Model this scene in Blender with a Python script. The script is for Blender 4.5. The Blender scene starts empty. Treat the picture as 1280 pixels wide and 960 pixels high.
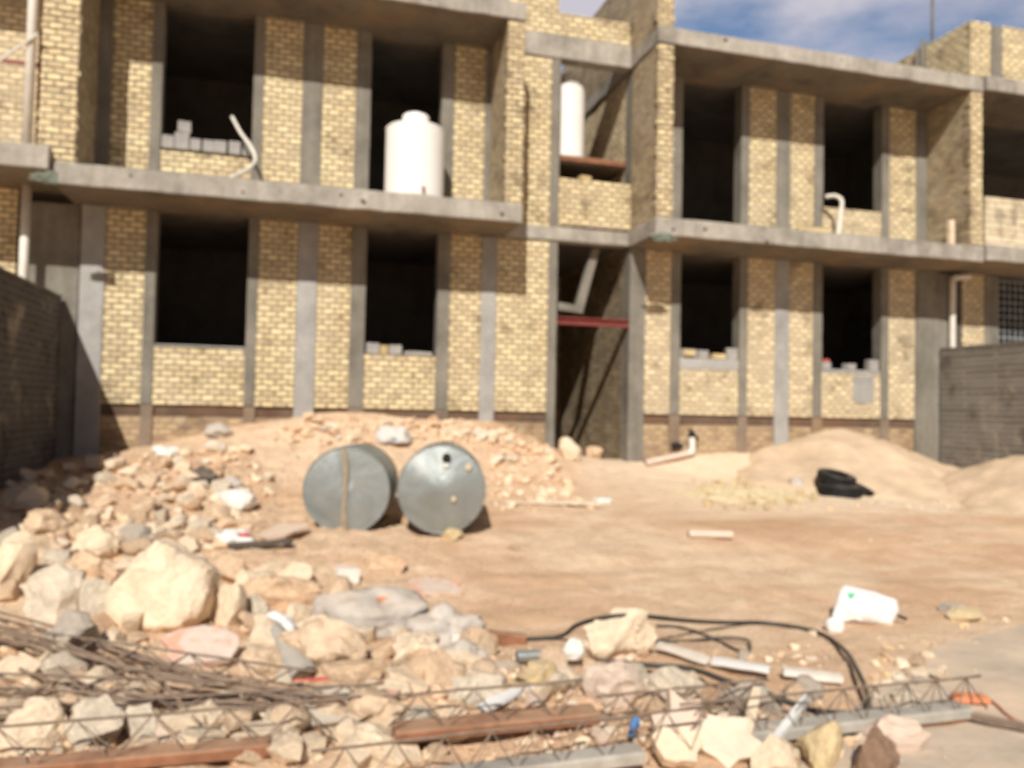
import bpy, bmesh, math, random
from mathutils import Vector, Matrix, noise
random.seed(11)
sc = bpy.context.scene
col = sc.collection
# ------------------------------------------------------------------ camera model
FPX = 990.81
YAW, PIT, ROLL = [math.radians(a) for a in (15.332, 1.8327, 1.1672)]
CAM = Vector((0, 0, 1.6))
Fv = Vector((math.sin(YAW)*math.cos(PIT), math.cos(YAW)*math.cos(PIT), math.sin(PIT)))
R0 = Vector((math.cos(YAW), -math.sin(YAW), 0)); U0 = R0.cross(Fv)
Rv = R0*math.cos(ROLL) + U0*math.sin(ROLL)
Uv = U0*math.cos(ROLL) - R0*math.sin(ROLL)
def ray(x, y): return Fv*FPX + Rv*(x-640) + Uv*(480-y)
def aty(x, y, Y):
    d = ray(x, y); return CAM + d*(Y/d.y)
def sstep(a, b, x):
    t = max(0., min(1., (x-a)/(b-a))); return t*t*(3-2*t)
def lerp_tab(tab, x):
    if x <= tab[0][0]: return tab[0][1]
    for (a, u), (b, v) in zip(tab, tab[1:]):
        if x <= b: return u+(v-u)*(x-a)/(b-a)
    return tab[-1][1]
def gau(x, y, cx, cy, sx, sy): return math.exp(-((x-cx)/sx)**2-((y-cy)/sy)**2)
BASE = [(0, 0), (5.5, .0), (7, .1), (8, .24), (10, .38), (11.5, .52), (12.5, .7), (14, .7), (20, .3), (40, 0)]
# edge of the paved street, ground points running from far right to near left
ROAD = [(5.3, 5.05), (4.25, 4.55), (3.45, 4.05), (2.62, 3.5), (2.15, 3.1), (1.85, 2.7), (1.6, 2.0), (1.4, .5)]
def road_edge_x(Y):
    t = sorted((y, x) for x, y in ROAD); return lerp_tab(t, Y)
def roadness(X, Y):
    if Y > 5.05: return 0.
    return sstep(-.25, .1, X-road_edge_x(Y))
def h(X, Y, detail=True):
    z = lerp_tab(BASE, Y)
    z += .80*gau(X, Y, .9, 12.7, 2.5, 1.6)
    z += .34*gau(X, Y, 3.2, 12.6, .95, 1.0)
    z += .30*gau(X, Y, -1.6, 11.0, 1.5, 1.3)
    z += .22*gau(X, Y, -2.2, 8.6, 1.6, 1.6)
    z += .12*gau(X, Y, -1.2, 5.4, 1.5, 1.3)
    z += .22*gau(X, Y, 7.6, 12.7, 1.6, .7)
    z += .08*gau(X, Y, .9, 4.2, 1.4, .6)
    if detail:
        rub = .35 + .65*max(gau(X, Y, -1.2, 8, 3.2, 5.5), gau(X, Y, 2.5, 12, 2.5, 1.1), gau(X, Y, .8, 4.0, 2.6, .9))
        n = noise.fractal(Vector((X*.9, Y*.9, 3)), 1, 2, 5)*.05 + noise.fractal(Vector((X*4, Y*4, 7)), 1, 2, 4)*.03 + (.3-abs(noise.noise(Vector((X*6, Y*6, 1)))))*.11*sstep(.5, .9, rub) + (.3-abs(noise.noise(Vector((X*13, Y*13, 4)))))*.03*sstep(.5, .9, rub)
        z += n*rub
        z += .012*noise.noise(Vector((X*.5, Y*3.2, 1)))*sstep(5, 6.5, Y)
    r = roadness(X, Y)
    return z*(1-r) + r*(-.006)
def hit(x, y):
    d = ray(x, y).normalized(); t = 1.5
    while t < 60:
        p = CAM + d*t
        if p.z <= h(p.x, p.y, False): return p
        t += .02
    return CAM + d*60
def px2m(n, p): return n*((p-CAM).dot(Fv))/FPX

# ------------------------------------------------------------------ object helpers
def tag(o, label=None, cat=None, group=None, kind=None):
    if label: o['label'] = label
    if cat: o['category'] = cat
    if group: o['group'] = group
    if kind: o['kind'] = kind
    return o
def thing(name, label, cat, loc, group=None):
    o = bpy.data.objects.new(name, None); o.empty_display_size = .1
    o.location = loc; col.objects.link(o); return tag(o, label, cat, group)
def rootloc(p):
    while p.parent: p = p.parent
    return Vector(p.location)
def obj(name, bm, mat, parent=None, smooth=False, loc=None):
    """link a bmesh built in world coordinates; children are stored relative to their thing"""
    if parent is not None: off = rootloc(parent)
    else: off = Vector(loc) if loc is not None else Vector((0, 0, 0))
    if off.length: bmesh.ops.translate(bm, verts=bm.verts[:], vec=-off)
    me = bpy.data.meshes.new(name); bm.to_mesh(me); bm.free()
    for m in (mat if isinstance(mat, (list, tuple)) else [mat]): me.materials.append(m)
    if smooth:
        for p in me.polygons: p.use_smooth = True
    o = bpy.data.objects.new(name, me); col.objects.link(o)
    if parent is not None: o.parent = parent
    else: o.location = off
    return o
def box(bm, x0, x1, y0, y1, z0, z1, mi=0):
    v = [bm.verts.new(p) for p in ((x0,y0,z0),(x1,y0,z0),(x1,y1,z0),(x0,y1,z0),(x0,y0,z1),(x1,y0,z1),(x1,y1,z1),(x0,y1,z1))]
    for f in ((0,3,2,1),(4,5,6,7),(0,1,5,4),(1,2,6,5),(2,3,7,6),(3,0,4,7)):
        q = bm.faces.new([v[i] for i in f]); q.material_index = mi
    return v
def rbox(x0, x1, y0, y1, z0, z1, amp=.006, step=.14, seed=0, bevel=.008):
    """a box with worn, slightly wavy faces"""
    bm = bmesh.new(); box(bm, x0, x1, y0, y1, z0, z1)
    if bevel: bmesh.ops.bevel(bm, geom=bm.edges[:], offset=bevel, segments=1, affect='EDGES')
    for ax, a, b in ((0, x0, x1), (1, y0, y1), (2, z0, z1)):
        n = int((b-a)/step)
        n = min(n, 60)
        for i in range(1, n):
            c = a+(b-a)*i/n
            co = Vector((0, 0, 0)); co[ax] = c; no = Vector((0, 0, 0)); no[ax] = 1
            bmesh.ops.bisect_plane(bm, geom=bm.verts[:]+bm.edges[:]+bm.faces[:], plane_co=co, plane_no=no)
    for v in bm.verts:
        p = v.co*3.1+Vector((seed, 0, 0))
        q = v.co*11+Vector((0, seed, 0))
        v.co += (noise.noise_vector(p)*amp*.6+noise.noise_vector(q)*amp)
    return bm
def bx(x0, x1, y0, y1, z0, z1):
    bm = bmesh.new(); box(bm, x0, x1, y0, y1, z0, z1); return bm
def catmull(pts, n=6):
    P = [Vector(p) for p in pts]
    if len(P) < 3: return P
    out = []
    Q = [P[0]*2-P[1]] + P + [P[-1]*2-P[-2]]
    for i in range(1, len(Q)-2):
        a, b, c, d = Q[i-1:i+3]
        for k in range(n):
            t = k/n
            out.append(.5*((2*b)+(c-a)*t+(2*a-5*b+4*c-d)*t*t+(3*b-a-3*c+d)*t**3))
    out.append(P[-1]); return out
def tube(bm, pts, r, seg=8, hollow=False, mi=0, smooth_n=6, taper=None):
    P = catmull(pts, smooth_n) if smooth_n else [Vector(p) for p in pts]
    rings = []; up = None
    for i, p in enumerate(P):
        t = (P[min(i+1, len(P)-1)]-P[max(i-1, 0)]).normalized()
        if up is None:
            up = Vector((0, 0, 1)) if abs(t.z) < .9 else Vector((1, 0, 0))
        s = t.cross(up).normalized(); up = s.cross(t).normalized()
        rr = r if taper is None else r*(1+(taper-1)*i/(len(P)-1))
        rings.append([bm.verts.new(p+(s*math.cos(2*math.pi*k/seg)+up*math.sin(2*math.pi*k/seg))*rr) for k in range(seg)])
    for a, b in zip(rings, rings[1:]):
        for k in range(seg):
            f = bm.faces.new((a[k], a[(k+1) % seg], b[(k+1) % seg], b[k])); f.smooth = True; f.material_index = mi
    if not hollow:
        for rg in (rings[0], rings[-1]):
            try:
                f = bm.faces.new(rg); f.material_index = mi
            except ValueError: pass
    return rings
def fixn(bm): bmesh.ops.recalc_face_normals(bm, faces=bm.faces[:]); return bm
def rod(pts, r, seg=8, n=6, hollow=False):
    bm = bmesh.new(); tube(bm, pts, r, seg, smooth_n=n, hollow=hollow); return fixn(bm)
def lathe(bm, prof, M=Matrix.Identity(4), seg=40, mi=0, smooth=True):
    """prof: list of (radius, height) turned about local z, placed by M"""
    rings = []
    for r, z in prof:
        if r < 1e-5: rings.append([bm.verts.new(M @ Vector((0, 0, z)))])
        else: rings.append([bm.verts.new(M @ Vector((r*math.cos(2*math.pi*k/seg), r*math.sin(2*math.pi*k/seg), z))) for k in range(seg)])
    for a, b in zip(rings, rings[1:]):
        for k in range(seg):
            k2 = (k+1) % seg
            if len(a) == 1 and len(b) == 1: continue
            if len(a) == 1: f = bm.faces.new((a[0], b[k2], b[k]))
            elif len(b) == 1: f = bm.faces.new((a[k], a[k2], b[0]))
            else: f = bm.faces.new((a[k], a[k2], b[k2], b[k]))
            f.smooth = smooth; f.material_index = mi
    return bm

# ------------------------------------------------------------------ materials
def srgb(r, g, b):
    def c(u):
        u /= 255.; return u/12.92 if u <= .04045 else ((u+.055)/1.055)**2.4
    return (c(r), c(g), c(b), 1)
class NT:
    def __init__(s, name):
        s.m = bpy.data.materials.new(name); s.m.use_nodes = True
        s.t = s.m.node_tree; s.b = s.t.nodes['Principled BSDF']
        s.b.inputs['Specular IOR Level'].default_value = .25
    def n(s, typ, **kw):
        nd = s.t.nodes.new(typ)
        for k, v in kw.items():
            if k.startswith('i_'): nd.inputs[k[2:].replace('_', ' ')].default_value = v
            else: setattr(nd, k, v)
        return nd
    def l(s, a, b): s.t.links.new(a, b)
    def noise(s, vec, scale, detail=5, rough=.6, dist=0):
        nd = s.n('ShaderNodeTexNoise'); nd.inputs['Scale'].default_value = scale
        nd.inputs['Detail'].default_value = detail; nd.inputs['Roughness'].default_value = rough
        nd.inputs['Distortion'].default_value = dist
        if vec is not None: s.l(vec, nd.inputs['Vector'])
        return nd.outputs['Fac']
    def ramp(s, fac, stops, interp='LINEAR'):
        nd = s.n('ShaderNodeValToRGB'); nd.color_ramp.interpolation = interp
        e = nd.color_ramp.elements
        while len(e) < len(stops): e.new(.5)
        for k, (p, c) in enumerate(stops):
            e[k].position = p; e[k].color = c if len(c) == 4 else (*c, 1)
        s.l(fac, nd.inputs['Fac']); return nd.outputs['Color']
    def mix(s, fac, a, b, mode='MIX'):
        nd = s.n('ShaderNodeMix', data_type='RGBA', blend_type=mode)
        for inp, v in ((nd.inputs[0], fac), (nd.inputs[6], a), (nd.inputs[7], b)):
            if hasattr(v, 'is_output'): s.l(v, inp)
            elif inp.type == 'RGBA' and not isinstance(v, (tuple, list)): inp.default_value = (v, v, v, 1)
            else: inp.default_value = v
        return nd.outputs[2]
    def math(s, op, a, b=0.):
        nd = s.n('ShaderNodeMath', operation=op)
        for inp, v in ((nd.inputs[0], a), (nd.inputs[1], b)):
            if hasattr(v, 'is_output'): s.l(v, inp)
            else: inp.default_value = v
        return nd.outputs[0]
    def bump(s, hgt, dist=.01, strength=1.):
        nd = s.n('ShaderNodeBump'); nd.inputs['Distance'].default_value = dist; nd.inputs['Strength'].default_value = strength
        s.l(hgt, nd.inputs['Height']); s.l(nd.outputs['Normal'], s.b.inputs['Normal'])
    def pos(s): return s.n('ShaderNodeNewGeometry').outputs['Position']
    def objc(s): return s.n('ShaderNodeTexCoord').outputs['Object']
    def vmul(s, v, k):
        nd = s.n('ShaderNodeVectorMath', operation='MULTIPLY'); s.l(v, nd.inputs[0]); nd.inputs[1].default_value = k
        return nd.outputs[0]
    def vadd(s, v, w):
        nd = s.n('ShaderNodeVectorMath', operation='ADD'); s.l(v, nd.inputs[0])
        if hasattr(w, 'is_output'): s.l(w, nd.inputs[1])
        else: nd.inputs[1].default_value = w
        return nd.outputs[0]
def brick_mat(name, c1, c2, mortar, dirt=.5, bw=.19, rh=.086, ms=.02, smear=.3):
    t = NT(name); P = t.pos()
    g = t.n('ShaderNodeNewGeometry'); sn = t.n('ShaderNodeSeparateXYZ'); t.l(g.outputs['True Normal'], sn.inputs[0])
    ax = t.math('GREATER_THAN', t.math('ABSOLUTE', sn.outputs['X']), .6)
    sp = t.n('ShaderNodeSeparateXYZ'); t.l(P, sp.inputs[0])
    u = t.math('ADD', t.math('MULTIPLY', sp.outputs['X'], t.math('SUBTRACT', 1., ax)), t.math('MULTIPLY', sp.outputs['Y'], ax))
    cb = t.n('ShaderNodeCombineXYZ'); t.l(u, cb.inputs[0]); t.l(sp.outputs['Z'], cb.inputs[1])
    nz = t.n('ShaderNodeTexNoise'); nz.inputs['Scale'].default_value = 7; nz.inputs['Detail'].default_value = 4; t.l(P, nz.inputs['Vector'])
    off = t.vmul(t.vadd(nz.outputs['Color'], (-.5, -.5, -.5)), (.062, .046, 0))
    v = t.vadd(cb.outputs[0], off)
    br = t.n('ShaderNodeTexBrick'); t.l(v, br.inputs['Vector'])
    br.inputs['Scale'].default_value = 1; br.inputs['Brick Width'].default_value = bw; br.inputs['Row Height'].default_value = rh
    br.inputs['Mortar Size'].default_value = ms; br.inputs['Mortar Smooth'].default_value = .35; br.inputs['Bias'].default_value = 0
    br.inputs['Color1'].default_value = (1, 1, 1, 1); br.inputs['Color2'].default_value = (0, 0, 0, 1); br.inputs['Mortar'].default_value = (.5, .5, .5, 1)
    bc = t.ramp(br.outputs['Color'], [(0, c1), (.35, tuple(a*.5+b*.5 for a, b in zip(c1, c2))), (.55, c2), (.8, tuple(min(1, a*1.13) for a in c2)), (1, tuple(a*.8 for a in c2))])
    fn = t.noise(P, 38, 3)
    bc = t.mix(t.ramp(fn, [(.3, (0, 0, 0)), (.8, (.3, .3, .3))]), bc, tuple(x*.6 for x in c1[:3])+(1,))
    big = t.noise(P, 1.3, 5, .65)
    smf = t.ramp(t.noise(P, 2.6, 5, .7), [(.5, (0, 0, 0)), (.72, (smear, smear, smear))])
    mf = t.math('MAXIMUM', br.outputs['Fac'], smf)
    c = t.mix(mf, bc, mortar)
    c = t.mix(t.ramp(big, [(.32, (dirt*.8,)*3), (.55, (0, 0, 0))]), c, t.mix(1., c, (.70, .64, .56, 1), 'MULTIPLY'))
    spot = t.ramp(t.noise(t.vadd(P, (9, 4, 2)), 2.3, 5, .62), [(.56, (0, 0, 0)), (.66, (.7, .7, .7))])
    c = t.mix(spot, c, t.mix(1., c, (.42, .40, .38, 1), 'MULTIPLY'))
    wsh = t.ramp(t.noise(t.vadd(P, (2, 7, 5)), 1.9, 6, .7), [(.54, (0, 0, 0)), (.68, (.45, .45, .45))])
    c = t.mix(wsh, c, (.56, .48, .36, 1))
    t.l(c, t.b.inputs['Base Color']); t.b.inputs['Roughness'].default_value = .92
    hh = t.math('ADD', t.math('MULTIPLY', br.outputs['Fac'], -1.), t.math('MULTIPLY', fn, .45))
    t.bump(hh, .012, .6)
    return t.m
def concrete_mat(name, c, dark=.55, streak=1., bump=.004, warm=None, scale=1.):
    t = NT(name); P = t.pos()
    a = t.noise(P, 1.7*scale, 6, .65); b = t.noise(P, 14*scale, 4, .6)
    s = t.noise(t.vmul(P, (6, 6, .7)), 1.0, 4, .6)
    dk = tuple(x*dark for x in c[:3])+(1,); lt = tuple(min(1, x*1.25) for x in c[:3])+(1,)
    k = t.ramp(a, [(.3, dk), (.5, c), (.7, lt)])
    k = t.mix(t.ramp(s, [(.35, (.55*streak,)*3), (.6, (0, 0, 0))]), k, t.mix(1., k, (.66, .63, .6, 1), 'MULTIPLY'))
    k = t.mix(t.ramp(b, [(.3, (.35,)*3), (.6, (0, 0, 0))]), k, dk)
    if warm: k = t.mix(t.ramp(t.noise(P, .9, 5, .6), [(.48, (0, 0, 0)), (.68, (.7,)*3)]), k, warm)
    t.l(k, t.b.inputs['Base Color']); t.b.inputs['Roughness'].default_value = .9
    t.bump(t.math('ADD', b, t.math('MULTIPLY', a, 2.)), bump, .8)
    return t.m
def simple_mat(name, c, rough=.6, var=.25, scale=8, bump=0., metal=0., dust=None, dustamt=.5, spec=.3, rnd=0.):
    t = NT(name); P = t.objc()
    a = t.noise(P, scale, 5, .6)
    k = t.ramp(a, [(.3, tuple(x*(1-var) for x in c[:3])), (.7, tuple(min(1, x*(1+var*.6)) for x in c[:3]))])
    if rnd:
        oi = t.n('ShaderNodeObjectInfo')
        k = t.mix(rnd, k, t.mix(1., k, t.ramp(oi.outputs['Random'], [(0, (.74, .64, .55)), (.3, (1, .88, .76)), (.6, (1.0, .98, .93)), (.8, (.86, .83, .8)), (1, (.98, .8, .64))]), 'MULTIPLY'))
    if dust:
        g = t.n('ShaderNodeNewGeometry'); sn = t.n('ShaderNodeSeparateXYZ'); t.l(g.outputs['Normal'], sn.inputs[0])
        up = t.math('MULTIPLY', t.ramp(sn.outputs['Z'], [(.2, (0, 0, 0)), (.95, (1, 1, 1))]), t.ramp(t.noise(P, scale*.6, 5, .7), [(.35, (.2,)*3), (.6, (1,)*3)]))
        up = t.math('MULTIPLY', up, dustamt)
        k = t.mix(up, k, dust)
    t.l(k, t.b.inputs['Base Color']); t.b.inputs['Roughness'].default_value = rough
    t.b.inputs['Metallic'].default_value = metal; t.b.inputs['Specular IOR Level'].default_value = spec
    if bump: t.bump(t.math('ADD', a, t.math('MULTIPLY', t.noise(P, scale*4, 4, .6), .4)), bump, .8)
    return t.m
BR = brick_mat('buff_brick', (.62, .485, .29, 1), (.92, .745, .435, 1), (.33, .27, .19, 1))
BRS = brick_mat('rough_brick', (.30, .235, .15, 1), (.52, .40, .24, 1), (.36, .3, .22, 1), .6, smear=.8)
BRP = brick_mat('pale_brick', (.59, .47, .30, 1), (.88, .72, .455, 1), (.41, .335, .235, 1), .35, smear=.85)
BRD = brick_mat('damp_brick', (.30, .19, .12, 1), (.58, .42, .24, 1), (.34, .25, .17, 1), .7, smear=.9)
BRK = brick_mat('dim_brick', (.20, .155, .10, 1), (.36, .28, .17, 1), (.2, .16, .11, 1), .6, smear=.8)  # darker copy of the brick, stairwell shade put into the colour
CRM = brick_mat('cream_block', (.62, .51, .35, 1), (.7, .6, .42, 1), (.4, .33, .25, 1), .2, bw=.6, rh=.12, ms=.012, smear=.2)
CON = concrete_mat('slab_concrete', (.41, .375, .325, 1))
COL = concrete_mat('column_concrete', (.235, .215, .18, 1), .65)
COLB = concrete_mat('smooth_grey_concrete', (.38, .365, .345, 1), .75, .5)
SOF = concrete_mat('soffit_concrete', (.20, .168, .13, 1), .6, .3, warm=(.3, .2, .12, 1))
FND = concrete_mat('foundation_concrete', (.26, .2, .15, 1), .6, .6, warm=(.3, .18, .1, 1))
PLN = concrete_mat('stained_ring_beam', (.15, .1, .07, 1), .5, .6, warm=(.2, .1, .055, 1))
INT = concrete_mat('interior_plaster', (.10, .088, .076, 1), .6, .3)  # kept very dark so rooms and ceilings look unlit
def block_mat(name, c, rh=.1, bw=.4):
    return brick_mat(name, tuple(x*.75 for x in c)+(1,), tuple(c)+(1,), tuple(x*1.4 for x in c)+(1,), .5, bw=bw, rh=rh, ms=.014, smear=.3)
GBL = block_mat('grey_brown_block', (.115, .107, .103), rh=.09, bw=.3)
GBR = block_mat('weathered_grey_block', (.225, .205, .18), rh=.1, bw=1.4)
def ground_mat():
    t = NT('sandy_earth'); P = t.pos()
    a = t.noise(P, .42, 6, .6, .4); b = t.noise(P, 3.2, 6, .65); c = t.noise(P, 30, 4, .7)
    s = t.noise(t.vmul(P, (.5, 3.0, 1)), 1.0, 5, .6)
    k = t.ramp(a, [(.3, (.59, .38, .23)), (.46, (.71, .48, .31)), (.6, (.80, .60, .42)), (.78, (.83, .66, .49))])
    k = t.mix(t.ramp(b, [(.38, (.55,)*3), (.58, (0, 0, 0))]), k, (.56, .365, .235, 1))
    k = t.mix(t.ramp(s, [(.5, (0, 0, 0)), (.7, (.6,)*3)]), k, (.82, .64, .47, 1))
    k = t.mix(t.ramp(c, [(.35, (.5,)*3), (.6, (0, 0, 0))]), k, t.mix(1., k, (.66, .6, .55, 1), 'MULTIPLY'))
    vo = t.n('ShaderNodeTexVoronoi'); vo.inputs['Scale'].default_value = 21; t.l(P, vo.inputs['Vector'])
    peb = t.ramp(vo.outputs['Distance'], [(.12, (1, 1, 1)), (.3, (0, 0, 0))])
    pk = t.math('MULTIPLY', peb, t.ramp(t.noise(P, 2.1, 4, .6), [(.5, (0, 0, 0)), (.62, (1, 1, 1))]))
    k = t.mix(t.math('MULTIPLY', pk, .5), k, (.66, .53, .38, 1))
    t.l(k, t.b.inputs['Base Color']); t.b.inputs['Roughness'].default_value = .95; t.b.inputs['Specular IOR Level'].default_value = .1
    sp = t.n('ShaderNodeSeparateXYZ'); t.l(P, sp.inputs[0])
    yy = t.math('ADD', sp.outputs['Y'], t.math('MULTIPLY', a, 1.6)); 
    m1 = t.n('ShaderNodeMapRange'); m1.interpolation_type = 'SMOOTHSTEP'; t.l(yy, m1.inputs[0]); m1.inputs[1].default_value = 9.2; m1.inputs[2].default_value = 10.3
    m2 = t.n('ShaderNodeMapRange'); m2.interpolation_type = 'SMOOTHSTEP'; t.l(sp.outputs['X'], m2.inputs[0]); m2.inputs[1].default_value = 3; m2.inputs[2].default_value = 6.5
    k = t.mix(t.math('MULTIPLY', t.math('MULTIPLY', m1.outputs[0], m2.outputs[0]), .7), k, (.82, .66, .49, 1))
    t.l(k, t.b.inputs['Base Color'])
    hh = t.math('ADD', t.math('ADD', t.math('MULTIPLY', b, 1.6), t.math('MULTIPLY', c, .55)), t.math('MULTIPLY', pk, .5))
    t.bump(hh, .035, .9); return t.m
GND = ground_mat()
SAND = simple_mat('heaped_sand', (.61, .455, .315, 1), .95, .2, 2.5, .03, spec=.1)
ROADM = concrete_mat('worn_road', (.56, .45, .345, 1), .8, .3, .006, warm=(.74, .55, .38, 1), scale=1.4)
DUST = (.62, .44, .29, 1)
RCK = simple_mat('tan_stone', (.78, .59, .42, 1), .95, .28, 6, .03, dust=DUST, dustamt=.35, spec=.1, rnd=.55)
RCC = simple_mat('cream_stone', (.82, .65, .47, 1), .95, .2, 5, .03, spec=.1)
RCP = simple_mat('pale_grey_stone', (.72, .62, .49, 1), .95, .22, 6, .03, dust=DUST, dustamt=.3, spec=.1)
RCG = simple_mat('broken_concrete', (.50, .44, .375, 1), .95, .22, 8, .03, dust=DUST, dustamt=.35, spec=.1)
RCK_PINK = simple_mat('pink_painted_plaster', (.68, .535, .43, 1), .9, .15, 7, .012, dust=DUST, dustamt=.25, spec=.1)
RCY = simple_mat('yellow_brick_rubble', (.76, .60, .36, 1), .95, .25, 9, .02, dust=DUST, dustamt=.3, spec=.1, rnd=.3)
RCD = simple_mat('dark_rubble', (.12, .10, .085, 1), .95, .3, 9, .03, dust=DUST, dustamt=.25, spec=.1)
PAINT_O = simple_mat('orange_paint', (.68, .26, .13, 1), .8, .3, 9)
WHT = simple_mat('white_plastic', (.78, .74, .68, 1), .45, .07, 3, .004, dust=(.6, .5, .38, 1), dustamt=.35)
WHT2 = simple_mat('white_tank_plastic', (.86, .83, .79, 1), .4, .05, 2, 0)
PVC = simple_mat('white_pvc', (.74, .70, .63, 1), .5, .12, 6, 0, dust=DUST, dustamt=.35)
BAG = simple_mat('white_sack_weave', (.74, .72, .69, 1), .7, .06, 12, .006)
BAGG = simple_mat('dusty_plastic_sheet', (.52, .47, .42, 1), .6, .2, 9, .01, dust=DUST, dustamt=.4)
GRN = simple_mat('green_print', (.12, .5, .32, 1), .7, .15, 12)
BLU = simple_mat('blue_plastic', (.10, .24, .5, 1), .6, .2, 9)
RED = simple_mat('red_plastic', (.55, .10, .09, 1), .6, .2, 9)
RST = simple_mat('rusty_steel', (.27, .12, .065, 1), .8, .35, 12, .004, dust=DUST, dustamt=.4)
RSP = simple_mat('red_primer_steel', (.24, .055, .045, 1), .6, .25, 5)
RBR = simple_mat('dark_rebar', (.20, .145, .11, 1), .75, .4, 16, .002, dust=DUST, dustamt=.35)
BLK = simple_mat('black_rubber', (.016, .016, .017, 1), .6, .3, 9, .003, dust=(.3, .23, .16, 1), dustamt=.25)
HOSE = simple_mat('black_hose', (.035, .035, .035, 1), .5, .3, 9, 0, dust=(.4, .3, .2, 1), dustamt=.3)
GRT = simple_mat('grout_stripe', (.60, .49, .35, 1), .9, .2, 12, .004)
DRK = simple_mat('dark_hole', (.02, .018, .016, 1), .9, .1, 9)
def galv_mat():
    t = NT('galvanised_steel'); P = t.objc()
    a = t.noise(P, 2.2, 5, .6, .6); b = t.noise(P, 26, 3, .6)
    k = t.ramp(a, [(.3, (.26, .285, .28)), (.55, (.34, .365, .36)), (.75, (.45, .46, .445))])
    k = t.mix(t.ramp(t.noise(P, 5, 5, .7), [(.52, (0, 0, 0)), (.72, (.45,)*3)]), k, (.38, .30, .2, 1))
    t.l(k, t.b.inputs['Base Color']); t.b.inputs['Metallic'].default_value = .55
    t.l(t.ramp(b, [(.3, (.34,)*3), (.7, (.52,)*3)]), t.b.inputs['Roughness'])
    t.bump(a, .03, .5); return t.m
GLV = galv_mat()

# ------------------------------------------------------------------ ground and road
def axis(lo, hi, step, far):
    v = []; x = lo
    while x < hi: v.append(x); x += step
    v.append(hi)
    d = step; a = lo; left = []
    while a > -far: d *= 1.5; a -= d; left.append(a)
    d = step; b = hi; right = []
    while b < far: d *= 1.5; b += d; right.append(b)
    return left[::-1]+v+right
xs = axis(-4.5, 13.5, .065, 420); ys = axis(1.6, 13.0, .065, 420)
verts = [(x, y, h(x, y)) for y in ys for x in xs]
nx = len(xs)
faces = [(j*nx+i, j*nx+i+1, (j+1)*nx+i+1, (j+1)*nx+i) for j in range(len(ys)-1) for i in range(nx-1)]
me = bpy.data.meshes.new('ground'); me.from_pydata(verts, [], faces); me.materials.append(GND)
for p in me.polygons: p.use_smooth = True
g = bpy.data.objects.new('ground', me); col.objects.link(g); tag(g, kind='structure')
bm = bmesh.new(); rows = []
for k in range(141):
    Y = -6+11.05*k/140
    e = road_edge_x(max(Y, .5))+.05*noise.noise(Vector((Y*2.3, 0, 0)))+.03*noise.noise(Vector((Y*9, 2, 0)))
    if Y > 4.6: e += (Y-4.6)*1.2
    rows.append([bm.verts.new((x, Y, .004 if i else -.004)) for i, x in enumerate([e, e+.03]+[e+.03+(60-e)*(q/24)**2.2 for q in range(1, 25)])])
for a, b in zip(rows, rows[1:]):
    for i in range(len(a)-1): bm.faces.new((a[i], a[i+1], b[i+1], b[i]))
tag(obj('road', bm, ROADM), kind='structure')

# ------------------------------------------------------------------ building
YW, YF, YB = 12.5, 11.42, 18.5
Z0, S0, S1, R_0, R_1 = 1.57, 4.41, 4.70, 7.51, 7.78
TH = .22
bld = thing('unfinished_building', 'two-storey unfinished yellow brick building with concrete slabs and empty window openings', 'building', (4.3, YW, .7))
sd = [0]
def conc(name, x0, x1, y0, y1, z0, z1, mat=CON, parent=bld, amp=.006, **k):
    sd[0] += 1
    return obj(name, rbox(x0, x1, y0, y1, z0, z1, amp, seed=sd[0]*7.3, **k), mat, parent)
def brickw(name, x0, x1, z0, z1, y0=YW, y1=YW+TH, mat=BR, parent=bld):
    sd[0] += 1
    return obj(name, rbox(x0, x1, y0, y1, z0, z1, .004, .3, sd[0]*3.7, .004), mat, parent)
# brick fields between the columns, both floors
fields = [(-2.68, -2.15), (-.58, -.01), (.29, .80), (2.36, 2.88), (3.13, 4.02), (5.77, 6.26), (7.76, 8.32), (8.61, 9.12), (10.77, 11.37)]
ties = [(-2.15, -2.0), (-.73, -.58), (.80, 1.03), (2.16, 2.36), (6.26, 6.44), (7.6, 7.76), (9.12, 9.31), (10.6, 10.77)]
cols_ = [(-3.0, -2.68), (-.01, .29), (2.88, 3.13), (4.02, 4.17), (5.48, 5.77), (8.32, 8.61), (11.37, 11.9)]
for a, b in fields:
    right = a > 5.5
    brickw('brick_panel', a+.002, b-.002, Z0, S0, mat=BRP if right else BR)
    lo = S1
    brickw('brick_panel', a+.002, b-.002, lo, R_0)
for a, b in ties:
    conc('window_tie', a, b, YW-.012, YW+TH+.02, Z0+.002, S0-.003, COL, amp=.005)
    conc('window_tie', a, b, YW-.012, YW+TH+.02, S1+.002, R_0-.003, COL, amp=.005)
for a, b in cols_:
    m = COLB if (a, b) in ((-.01, .29), (2.88, 3.13), (8.32, 8.61), (-3.0, -2.68)) else COL
    conc('concrete_column', a, b, YW-.02, YW+.3, .2, S0-.003, m)
    if (a, b) == (4.02, 4.17): conc('concrete_column', a, b, YW-.015, YW+.3, 4.663, 7.508, COL)
    else: conc('concrete_column', a, b, YW-.015, YW+.3, S1+.002, R_0-.003, COL)
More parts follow.
